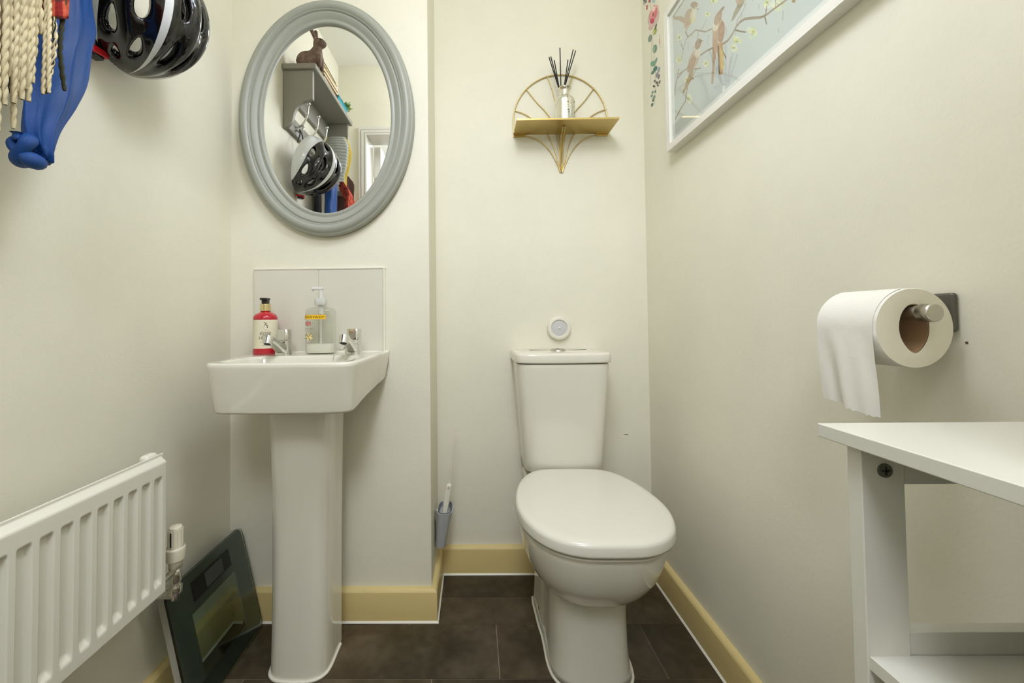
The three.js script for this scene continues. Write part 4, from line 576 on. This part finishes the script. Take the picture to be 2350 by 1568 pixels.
// ---------------------------------------------------------------- coat rack shelf on the left wall and what stands on it
M.rack = phys({ color: lin(0.30, 0.29, 0.24), roughness: 0.42 });
const RZ0 = -0.914, RZ1 = -0.415, RY = 1.976;
{
  const t = thing('coat_rack_shelf', 'grey painted coat rack shelf with hooks on the wall above the radiator', 'coat rack', [0, 0, 0]);
  part('top_shelf', rbox(XL + 0.001, -0.633, RY - 0.022, RY, RZ0, RZ1, 0.004), M.rack, t);
  const sh = new THREE.Shape(); sh.moveTo(0, 0); sh.lineTo(0.118, 0); sh.lineTo(0.118, -0.118); sh.quadraticCurveTo(0.055, -0.122, 0.040, -0.180); sh.quadraticCurveTo(0.034, -0.224, 0.0, -0.235); sh.closePath();
  for (const z of [RZ0 + 0.012, RZ1 - 0.030]) { const g = new THREE.ExtrudeGeometry(sh, { depth: 0.014, bevelEnabled: true, bevelSize: 0.002, bevelThickness: 0.002, bevelSegments: 2 }); g.translate(XL + 0.003, RY - 0.0245, z + 0.002); part('end_bracket', g, M.rack, t); }
  part('upper_rail', rbox(XL + 0.001, XL + 0.017, 1.865, RY - 0.022, RZ0 + 0.03, RZ1 - 0.03, 0.002), M.rack, t);
  part('hook_rail', rbox(XL + 0.001, XL + 0.017, 1.722, 1.787, RZ0 + 0.03, RZ1 - 0.03, 0.002), M.rack, t);
  for (const z of [-0.815, -0.705, -0.60]) {
    const h = part('coat_hook', merge([tube([V(XL + 0.018, 1.757, z), V(XL + 0.04, 1.767, z), V(XL + 0.062, 1.802, z), V(XL + 0.070, 1.852, z)], 0.0042, 20, 8), tube([V(XL + 0.018, 1.747, z), V(XL + 0.035, 1.734, z), V(XL + 0.046, 1.744, z), V(XL + 0.048, 1.757, z)], 0.0038, 14, 8)]), M.chrome, t);
    for (const [x, y, r] of [[0.0705, 1.86, 0.008], [0.048, 1.761, 0.0065], [0.062, 1.804, 0.0055]]) { const g = new THREE.SphereGeometry(r, 18, 14); g.translate(XL + x, y, z); part('ball_end', g, M.chrome, h); }
  }
}
{
  const c = V(-0.672, RY, -0.872), sdf = (X, Y, Z) => {
    const x = X - c.x, y = Y - c.y, z = Z - c.z; let d = ell(x, y, z, [-0.012, 0.036, 0], [0.044, 0.036, 0.030]);
    d = smin(d, ell(x, y, z, [0.026, 0.052, 0], [0.022, 0.036, 0.022]), 0.02); d = smin(d, caps(x, y, z, [0.028, 0.06, 0], [0.032, 0.098, 0], 0.018, 0.014), 0.018); d = smin(d, ell(x, y, z, [0.038, 0.108, 0], [0.024, 0.020, 0.018]), 0.012); d = smin(d, ell(x, y, z, [0.054, 0.102, 0], [0.014, 0.012, 0.011]), 0.01);
    for (const s of [-1, 1]) { d = smin(d, caps(x, y, z, [0.042, 0.045, s * 0.013], [0.044, 0.006, s * 0.012], 0.010, 0.008), 0.008); d = smin(d, ell(x, y, z, [-0.018, 0.022, s * 0.022], [0.032, 0.022, 0.012]), 0.004); d = smin(d, caps(x, y, z, [-0.03, 0.006, s * 0.02], [0.02, 0.006, s * 0.022], 0.006, 0.007), 0.005); d = smin(d, caps(x, y, z, [0.024, 0.122, s * 0.008], [0.012 + s * 0.006, 0.165, s * 0.014], 0.007, 0.008), 0.006); }
    d = smin(d, ell(x, y, z, [-0.058, 0.010, 0], [0.010, 0.010, 0.010]), 0.006);
    return Math.max(d, -y);
  };
  const g = metreUV(marching(90, V(c.x, c.y + 0.08, c.z), 0.102, sdf)); g.translate(-c.x, -c.y, -c.z);
  const t = thing('rabbit_figurine', 'brown sitting rabbit figurine on the grey shelf', 'figurine', [c.x, c.y, c.z]);
  const brown = dataTex(256, (u, v) => { const a = fbm(u, v, 8, 61, 4); return [124 + 44 * a, 102 + 38 * a, 88 + 34 * a]; }, true);
  part('body', g, stdm({ map: rep(brown, 12), roughness: 0.75 }), t);
  for (const s of [-1, 1]) { const e = new THREE.SphereGeometry(0.0032, 12, 10); e.translate(0.048, 0.113, s * 0.0148); part('eye', e, M.black, t); }
}
{
  const books = [[0.022, '#b79a6a', 0.125, 0.16], [0.018, '#8f6b45', 0.13, 0.17], [0.026, '#c8a94a', 0.125, 0.165], [0.016, '#6e5a3c', 0.12, 0.16]]; const labs = ['thick tan paperback lowest in the book pile on the grey shelf', 'brown paperback second from the bottom of the book pile', 'yellow spined paperback third in the book pile', 'dark slim paperback on top of the book pile']; let y = RY;
  books.forEach(([h, col, w, d], i) => {
    const t = thing('book', labs[i], 'book', [-0.705, y + 0.0002, -0.715 + 0.004 * (i % 2)], 'books lying on the grey shelf'); t.rotation.y = 0.03 * (i % 3 - 1);
    const cov = stdm({ color: col, roughness: 0.5 }); part('cover', merge([box(-w / 2, w / 2, 0, 0.0012, -d / 2, d / 2), box(-w / 2, w / 2, h - 0.0014, h - 0.0002, -d / 2, d / 2), box(-w / 2, -w / 2 + 0.0012, 0, h - 0.0002, -d / 2, d / 2)]), cov, t);
    part('page_block', box(-w / 2 + 0.0013, w / 2 - 0.003, 0.0013, h - 0.0015, -d / 2 + 0.003, d / 2 - 0.003), stdm({ color: lin(0.72, 0.62, 0.42), roughness: 0.9 }), t); y += h;
  });
  const t = thing('book', 'turquoise hardback lying on the grey shelf beside the plant', 'book', [-0.702, RY + 0.0002, -0.555], 'books lying on the grey shelf'); const teal = stdm({ color: '#58bcc8', roughness: 0.4 });
  part('cover', merge([box(-0.066, 0.066, 0, 0.002, -0.07, 0.07), box(-0.066, 0.066, 0.028, 0.030, -0.07, 0.07), box(-0.066, -0.064, 0, 0.03, -0.07, 0.07)]), teal, t); part('page_block', box(-0.0638, 0.063, 0.0021, 0.0279, -0.067, 0.067), stdm({ color: '#3c9aa8', roughness: 0.8 }), t);
}
{
  const t = thing('potted_plant', 'small leafy green plant in a white pot on the grey shelf', 'plant', [-0.680, RY + 0.0002, -0.452]);
  part('pot', lathe([[0, 0], [0.022, 0], [0.024, 0.003], [0.028, 0.036], [0.030, 0.040], [0.027, 0.041], [0.025, 0.034], [0, 0.033]], 32), M.whiteplastic, t);
  const R = rng(44), lg = (() => { const s = new THREE.Shape(); s.moveTo(0, 0); s.lineTo(0.010, 0.008); s.lineTo(0.020, 0.004); s.lineTo(0.016, 0.018); s.lineTo(0.022, 0.030); s.lineTo(0.009, 0.032); s.lineTo(0, 0.05); s.lineTo(-0.009, 0.032); s.lineTo(-0.022, 0.030); s.lineTo(-0.016, 0.018); s.lineTo(-0.020, 0.004); s.lineTo(-0.010, 0.008); const g = new THREE.ExtrudeGeometry(s, { depth: 0.0008, bevelEnabled: false }); return g; })();
  const gm = [stdm({ color: '#4f7434', roughness: 0.5 }), stdm({ color: '#9dba6a', roughness: 0.5 }), stdm({ color: '#bccf95', roughness: 0.5 })];
  for (let i = 0; i < 20; i++) { const a = R() * 6.28, tilt = 0.5 + R() * 0.9, l = part('leaf', lg, gm[i % 3], t); l.position.set(0.012 * Math.cos(a), 0.036 + R() * 0.022, 0.012 * Math.sin(a)); l.rotation.order = 'YXZ'; l.rotation.set(tilt, Math.PI / 2 - a, R() - 0.5); l.scale.setScalar(0.75 + R() * 0.4); }
}

// ---------------------------------------------------------------- cycle helmet hanging with its open side to the wall
{
  const c = V(-0.721, 1.592, -0.830), A = [0.130, 0.102, 0.158], tilt = 0.16, yaw = 0.12;
  const up = V(0.28, 0.90, 0.15).normalize(), out = V(Math.cos(yaw), -0.10, Math.sin(yaw)).projectOnPlane(up).normalize(), acr = up.clone().cross(out).normalize().multiplyScalar(-1);
  const loc = (X, Y, Z) => { const x = X - c.x, y = Y - c.y, z = Z - c.z; return [x * up.x + y * up.y + z * up.z, x * acr.x + y * acr.y + z * acr.z, x * out.x + y * out.y + z * out.z]; };
  const vents = []; const D = Math.PI / 180;
  for (const s of [-1, 1]) vents.push([s * 11, 56, 0.034, 0.0075], [s * 12, 104, 0.036, 0.0085], [s * 14, 146, 0.022, 0.007], [s * 43, 48, 0.024, 0.0085], [s * 46, 90, 0.036, 0.0120], [s * 42, 134, 0.026, 0.010], [s * 67, 66, 0.028, 0.0085], [s * 67, 106, 0.028, 0.009], [s * 64, 36, 0.014, 0.006]);
  const polar = (a, b, h) => [Math.atan2(b / A[1], h / A[2]), Math.acos(Math.min(1, Math.max(-1, -a / A[0] / (Math.hypot(a / A[0], b / A[1], h / A[2]) || 1e-6))))];
  const sdf = (X, Y, Z) => {
    const [a, b, h] = loc(X, Y, Z), [ps, ph] = polar(a, b, h); const rid = 0.0035 * Math.cos(ps * 13.2) * Math.sin(ph) ** 2;
    const d = ell(a, b, h, [0, 0, 0], A) - rid; let s = Math.max(d, -(d + 0.021)); let v = 1;
    const rl = 0.135, rt = 0.125 * Math.sin(ph);
    for (const [p0, f0, hl, hw] of vents) { const ds = (ph - f0 * D) * rl, dt = (ps - p0 * D) * rt; const tp = 1 - 0.32 * ds / hl, q = Math.hypot(ds / hl, dt / (hw * tp)); v = Math.min(v, (q - 1) * hw * 0.85); }
    s = -smin(-s, v, 0.006); const rimCut = 0.006 + 0.010 * Math.cos(ph * 2); return Math.max(s, -(h - rimCut) * 0.95);
  };
  let g = marching(150, c.clone().add(V(0.085, 0, 0.01)), 0.155, sdf); const p = g.attributes.position, uv = new Float32Array(p.count * 2);
  for (let i = 0; i < p.count; i++) { const [a, b, h] = loc(p.getX(i), p.getY(i), p.getZ(i)), [ps, ph] = polar(a, b, h); uv[2 * i] = ps / Math.PI + 0.5; uv[2 * i + 1] = ph / Math.PI; } g.setAttribute('uv', new THREE.BufferAttribute(uv, 2)); g.translate(-c.x, -c.y, -c.z);
  const paint = canvasTex(1024, 1024, (q, w, h) => {
    q.fillStyle = '#0b0b0b'; q.fillRect(0, 0, w, h); q.fillStyle = '#dfe1df'; const X = (ps) => (ps / 180 + 0.5) * w, Y = (ph) => h - ph / 180 * h;
    for (const s of [-1, 1]) {
      q.beginPath(); q.moveTo(X(s * 26), Y(12)); q.bezierCurveTo(X(s * 26), Y(40), X(s * 25), Y(70), X(s * 27), Y(150)); q.lineTo(X(s * 31), Y(150)); q.bezierCurveTo(X(s * 33), Y(100), X(s * 33), Y(60), X(s * 28), Y(12)); q.fill();
      q.beginPath(); q.moveTo(X(s * 92), Y(30)); q.bezierCurveTo(X(s * 80), Y(30), X(s * 75), Y(60), X(s * 74), Y(90)); q.bezierCurveTo(X(s * 73), Y(120), X(s * 60), Y(140), X(s * 40), Y(150)); q.lineTo(X(0), Y(158)); q.lineTo(X(0), Y(180)); q.lineTo(X(s * 92), Y(180)); q.fill();
    }
  });
  const t = thing('cycle_helmet', 'black and white vented cycle helmet hanging from the coat rack', 'helmet', [c.x, c.y, c.z]);
  part('shell', g, phys({ map: paint, roughness: 0.1, clearcoat: 0.6, clearcoatRoughness: 0.03 }), t);
  const L = (px, py, x) => at(px, py, 'x', x).sub(c);
  const band = (pts, w, th) => { const cv = new THREE.CatmullRomCurve3(pts, false, 'centripetal'), rs = []; for (let i = 0; i <= 24; i++) { const q = cv.getPointAt(i / 24), tg = cv.getTangentAt(i / 24), sd = tg.clone().cross(V(1, 0.2, 0)).normalize(), nn = tg.clone().cross(sd).normalize(); rs.push([[-1, -1], [1, -1], [1, 1], [-1, 1]].map(([u, v]) => q.clone().addScaledVector(sd, u * w).addScaledVector(nn, v * th))); } return toCreasedNormals(loft(rs), 0.6); };
  part('chin_strap', band([L(196, -60, -0.758), L(206, 0, -0.757), L(212, 45, -0.756), L(216, 85, -0.755)], 0.0085, 0.0008), stdm({ color: lin(0.20, 0.20, 0.19), roughness: 0.9, bumpMap: rep(stippleT, 30), bumpScale: 0.0006 }), t);
  part('strap_edge', tube([L(226, -60, -0.752), L(223, 0, -0.752), L(220, 50, -0.752), L(218, 92, -0.752)], 0.0016, 16, 6), M.blackmat, t);
  part('hanging_strap', tube([V(-0.012, 0.085, 0.04), V(XL + 0.038 - c.x, 1.728 - c.y, -0.8050 - c.z), V(XL + 0.032 - c.x, 1.7475 - c.y, -0.815 - c.z), V(XL + 0.038 - c.x, 1.728 - c.y, -0.8250 - c.z), V(-0.012, 0.085, -0.022)], 0.0026, 40, 8), M.blackmat, t);
  const bk = L(218, 113, -0.753), buckle = part('buckle', (() => { const s = rbox(-0.010, 0.010, -0.018, 0.016, -0.012, 0.012, 0.004, 3); s.translate(bk.x, bk.y, bk.z); return s; })(), M.black, t);
  part('buckle_clip', (() => { const s = rbox(-0.0115, 0.0115, -0.011, 0.003, -0.018, 0.018, 0.003, 3); s.rotateX(0.12); s.translate(bk.x + 0.001, bk.y - 0.001, bk.z); return s; })(), phys({ color: lin(0.52, 0.01, 0.015), roughness: 0.3 }), buckle);
}

// ---------------------------------------------------------------- bags, scarves and coats on the hooks
const weaveT = dataTex(256, (u, v) => { const g = 128 + 50 * Math.sin(u * Math.PI * 2 * 32) * Math.sin(v * Math.PI * 2 * 32) + 30 * fbm(u, v, 14, 4, 3); return [g, g, g]; });
function drape(L, R, thick, folds, seed, { n = 64, sub = 6, amp = 0.22 } = {}) {   // closed cloth tube between a left and a right edge
  const cl = new THREE.CatmullRomCurve3(L, false, 'centripetal'), cr = new THREE.CatmullRomCurve3(R, false, 'centripetal'), m = L.length * sub, rs = [];
  for (let i = 0; i <= m; i++) { const t = i / m, a = cl.getPoint(t), b = cr.getPoint(t), mid = a.clone().add(b).multiplyScalar(0.5), h = b.clone().sub(a).multiplyScalar(0.5), th = typeof thick === 'function' ? thick(t) : thick; const ring = [];
    for (let j = 0; j < n; j++) { const q = j / n * Math.PI * 2, w = 1 + amp * (1.3 - 2.2 * Math.abs(Math.sin((q * folds + seed + t * 2.2 + 0.8 * Math.sin(q * 2 + seed)) / 2)) ** 0.8) * (0.4 + 0.6 * t) + 0.10 * amp * 4 * noise.noise(Math.cos(q) * 2.2 + seed, Math.sin(q) * 2.2, t * 7); ring.push(mid.clone().addScaledVector(h, Math.cos(q) * (0.9 + 0.1 * w)).add(V(Math.sin(q) * th * w, 0, 0))); } rs.push(ring); }
  const g = loft(rs); const uv = g.attributes.uv; for (let i = 0; i < uv.count; i++) uv.setX(i, uv.getX(i) * 0.3); return g;
}
{
  const x = -0.668, Q = (px, py) => at(px, py, 'x', x);
  const Lp = [[128, -330], [105, -220], [95, -100], [92, 0], [84, 60], [72, 120], [61, 180], [55, 250], [57, 300], [72, 345], [90, 366]].map(([a, b]) => Q(a, b)), Rp = [[150, -330], [185, -220], [205, -100], [200, 0], [212, 75], [203, 110], [193, 195], [166, 250], [131, 306], [114, 360], [108, 380]].map(([a, b]) => Q(a, b));
  const t = thing('drawstring_bag', 'bright blue nylon bag knotted at its end hanging below the coats', 'bag', [0, 0, 0]);
  const blue = phys({ color: lin(0.002, 0.062, 0.27), roughness: 0.52, bumpMap: rep(stippleT, 8, 3), bumpScale: 0.0005 });
  part('bag_body', drape(Lp, Rp, (k) => 0.027 * (1 - 0.5 * k), 7, 1.3, { amp: 0.26, n: 80, sub: 8 }), blue, t);
  const k = Q(68, 342), kt = []; for (let i = 0; i <= 40; i++) { const a = i / 40 * Math.PI * 3.4; kt.push(V(k.x + 0.010 * Math.sin(a * 1.5), k.y + 0.016 * Math.cos(a) - 0.004, k.z + 0.014 * Math.sin(a))); }
  part('knot', taper(new THREE.CatmullRomCurve3(kt), (s) => 0.0072 + 0.003 * Math.sin(s * 9) + 0.0018 * Math.sin(s * 31), 110, 14), blue, t);
  part('knot_tail', taper(new THREE.CatmullRomCurve3([k.clone().add(V(0, 0.005, 0)), Q(52, 325), Q(40, 312), Q(38, 303)]), (s) => 0.009 - 0.003 * s + 0.0018 * Math.sin(s * 20), 20, 12), blue, t);
}
const yarnT = dataTex(128, (u, v) => { const g = 226 + 40 * fbm(u, v, 18, 33, 3); return [Math.min(255, g + 20), Math.min(255, g + 4), Math.min(255, g - 40)]; }, true);
const strandMat = stdm({ map: rep(yarnT, 40, 2), roughness: 0.95, bumpMap: rep(weaveT, 60, 3), bumpScale: 0.0004 });
const fleck = stdm({ map: dataTex(128, (u, v) => { const a = fbm(u, v, 7, 8, 2) > 0.12; return a ? [50, 50, 38] : [222, 208, 172]; }, true), roughness: 0.95 });
function strand(pts, r, mat, parent, name = 'fringe_strand') {
  const cv = new THREE.CatmullRomCurve3(pts, false, 'centripetal'), len = cv.getLength(), turns = len / (r * 9), gs = [], seg = Math.ceil(turns * 7), fr = cv.computeFrenetFrames(seg, false);
  for (const ph of [0, Math.PI]) { const hp = []; for (let i = 0; i <= seg; i++) { const q = i / seg, a = ph + q * turns * Math.PI * 2, end = Math.min(1, q * 12, (1 - q) * 9 + 0.25); hp.push(cv.getPointAt(q).addScaledVector(fr.normals[i], Math.cos(a) * r * 0.42 * end).addScaledVector(fr.binormals[i], Math.sin(a) * r * 0.42 * end)); } gs.push(new THREE.TubeGeometry(new THREE.CatmullRomCurve3(hp), seg, r * 0.66, 7)); }
  return part(name, merge(gs), mat, parent);
}
{
  const t = thing('fringed_scarf', 'orange red woven scarf with long cream fringe hanging on the coat hooks', 'scarf', [0, 0, 0]);
  const tart = dataTex(256, (u, v) => { const a = Math.sin(u * 6.283 * 5) > 0.6, b = Math.sin(v * 6.283 * 4) > 0.7, f = 18 * fbm(u, v, 50, 3, 2); return a && b ? [90 + f, 40 + f, 34 + f] : a ? [150 + f, 36 + f, 34 + f] : b ? [170 + f, 60 + f, 44 + f] : [205 + f, 92 + f, 62 + f]; }, true);
  const Q = (px, py, x = -0.612) => at(px, py, 'x', x);
  part('scarf_cloth', drape([Q(15, -300, -0.64), Q(-5, -230), Q(-20, -130), Q(-25, -40), Q(5, 40)], [Q(90, -300, -0.64), Q(130, -230), Q(148, -130), Q(152, -40), Q(150, 44)], 0.02, 8, 3.1, { amp: 0.3 }), stdm({ map: rep(tart, 8, 8), roughness: 0.95, bumpMap: rep(weaveT, 10), bumpScale: 0.0008 }), t);
  const S = [[-14, 240, 4.4], [-6, 300, 4.6], [3, 175, 5], [12, 240, 4.6], [17, 72, 5.4], [24, 74, 5.4], [22, 178, 5], [31, 295, 4.2], [37, 236, 4.4], [46, 210, 4.6], [55, 228, 5], [63, 205, 5.2], [70, 232, 4.8], [76, 190, 4], [83, 130, 4.2], [101, 78, 5.4], [106, 216, 3.6], [113, 213, 3.4]];
  const Rn = rng(12);
  S.forEach(([x, y, r], i) => { const dx = (Rn() - 0.5) * 10 - 4, X = -0.580 - 0.018 * Rn(); const lean = i === 15 ? -24 : 0; const pts = [Q(x + lean, -60, X), Q(x + lean * 0.6 + (Rn() - 0.5) * 4, -60 + (y + 60) * 0.35, X), Q(x + lean * 0.2 + dx * 0.5, -60 + (y + 60) * 0.7, X + 0.004), Q(x + dx, y, X + 0.002)]; strand(pts, r / 1350, strandMat, t); });
  strand([Q(124, 40, -0.584), Q(126, 90, -0.584), Q(119, 150, -0.584), Q(104, 214, -0.584)], 4.2 / 1350, fleck, t);
  strand([Q(150, -30, -0.60), Q(143, 50, -0.600), Q(138, 115, -0.600), Q(148, 208, -0.600)], 4.2 / 1350, stdm({ color: lin(0.045, 0.05, 0.025), roughness: 0.95 }), t, 'dark_cord');
}
function coat(name, label, cat, z, hw, yT, yB, X, th, mat, seed, folds, hookZ) {
  const t = thing(name, label, cat, [0, 0, 0]);
  part('cloth', drape([V(XL + 0.045, yT, z - 0.014), V(X, yT - 0.04, z - hw * 0.8), V(X, (yT + yB) / 2, z - hw), V(X + 0.005, yB, z - hw * 0.95)], [V(XL + 0.045, yT, z + 0.014), V(X, yT - 0.04, z + hw * 0.8), V(X, (yT + yB) / 2, z + hw), V(X + 0.005, yB, z + hw)], th, folds, seed, { amp: 0.24 }), mat, t);
  if (hookZ) part('hanging_loop', tube([V(XL + 0.042, yT - 0.006, z - 0.004), V(XL + 0.036, 1.734, hookZ - 0.0068), V(XL + 0.034, 1.7425, hookZ), V(XL + 0.036, 1.734, hookZ + 0.0068), V(XL + 0.046, yT - 0.006, z + 0.004)], 0.0013, 24, 6), mat, t);
  return t;
}
coat('jacket', 'black jacket hanging on the hooks behind the helmet', 'jacket', -0.598, 0.034, 1.695, 1.30, -0.747, 0.011, stdm({ color: lin(0.014, 0.014, 0.013), roughness: 0.75 }), 2.2, 7, -0.60);
{
  const ribT = dataTex(256, (u, v) => { const b = u > 0.36 && u < 0.50, w = 16 * Math.sin(v * 6.283 * 20), f = 10 * fbm(u, v, 20, 6, 3); return b ? [196 + f, 170 + f, 70 + f] : [165 + w + f, 168 + w + f, 158 + w + f]; }, true);
  const tw = thing('towel', 'grey ribbed towel with a mustard stripe bunched on the hooks', 'towel', [0, 0, 0]);
  part('cloth', drape([V(-0.690, 1.855, -0.515), V(-0.684, 1.80, -0.540), V(-0.682, 1.70, -0.548), V(-0.680, 1.62, -0.545), V(-0.676, 1.565, -0.540)], [V(-0.690, 1.855, -0.495), V(-0.684, 1.80, -0.470), V(-0.682, 1.70, -0.462), V(-0.680, 1.62, -0.464), V(-0.676, 1.565, -0.468)], (k) => 0.036 + 0.026 * Math.sin(Math.PI * Math.min(1, k * 1.4 + 0.1)), 6, 4.0, { amp: 0.2 }), stdm({ map: rep(ribT, 6.6, 3), roughness: 0.95, bumpMap: rep(weaveT, 8), bumpScale: 0.001 }), tw);
}
coat('coat', 'dark brown coat hanging beside the striped towel', 'coat', -0.436, 0.022, 1.69, 1.22, -0.694, 0.058, stdm({ color: lin(0.075, 0.032, 0.020), roughness: 0.85 }), 0.6, 7, 0);
coat('fleece', 'orange fleece hanging at the doorway end of the rack', 'fleece', -0.366, 0.024, 1.60, 1.20, -0.700, 0.06, stdm({ color: lin(0.62, 0.14, 0.03), roughness: 0.95 }), 5.2, 7, 0);

// ---------------------------------------------------------------- hooks and shirt on the open door
{
  const x = DX0 + 0.0465, t = thing('over_door_hook', 'chrome hook over the open white door', 'hook', [0, 0, 0]);
  part('hook', tube([V(x - 0.02, DH - 0.003, 0.16), V(x + 0.002, DH - 0.003, 0.16), V(x + 0.003, DH - 0.05, 0.16), V(x + 0.004, DH - 0.14, 0.16), V(x + 0.03, DH - 0.17, 0.16), V(x + 0.045, DH - 0.14, 0.16)], 0.004, 40, 8), M.chrome, t);
  const s = thing('shirt', 'white shirt hanging on the open door', 'shirt', [0, 0, 0]);
  part('cloth', drape([V(x + 0.03, DH - 0.15, 0.14), V(x + 0.028, DH - 0.25, 0.02), V(x + 0.028, DH - 0.6, 0.0), V(x + 0.028, DH - 0.85, 0.02)], [V(x + 0.03, DH - 0.15, 0.18), V(x + 0.028, DH - 0.25, 0.32), V(x + 0.028, DH - 0.6, 0.34), V(x + 0.028, DH - 0.85, 0.33)], 0.018, 9, 1.1, { amp: 0.3 }), stdm({ color: lin(0.80, 0.80, 0.78), roughness: 0.9 }), s);
}
renderer.render(scene, camera);
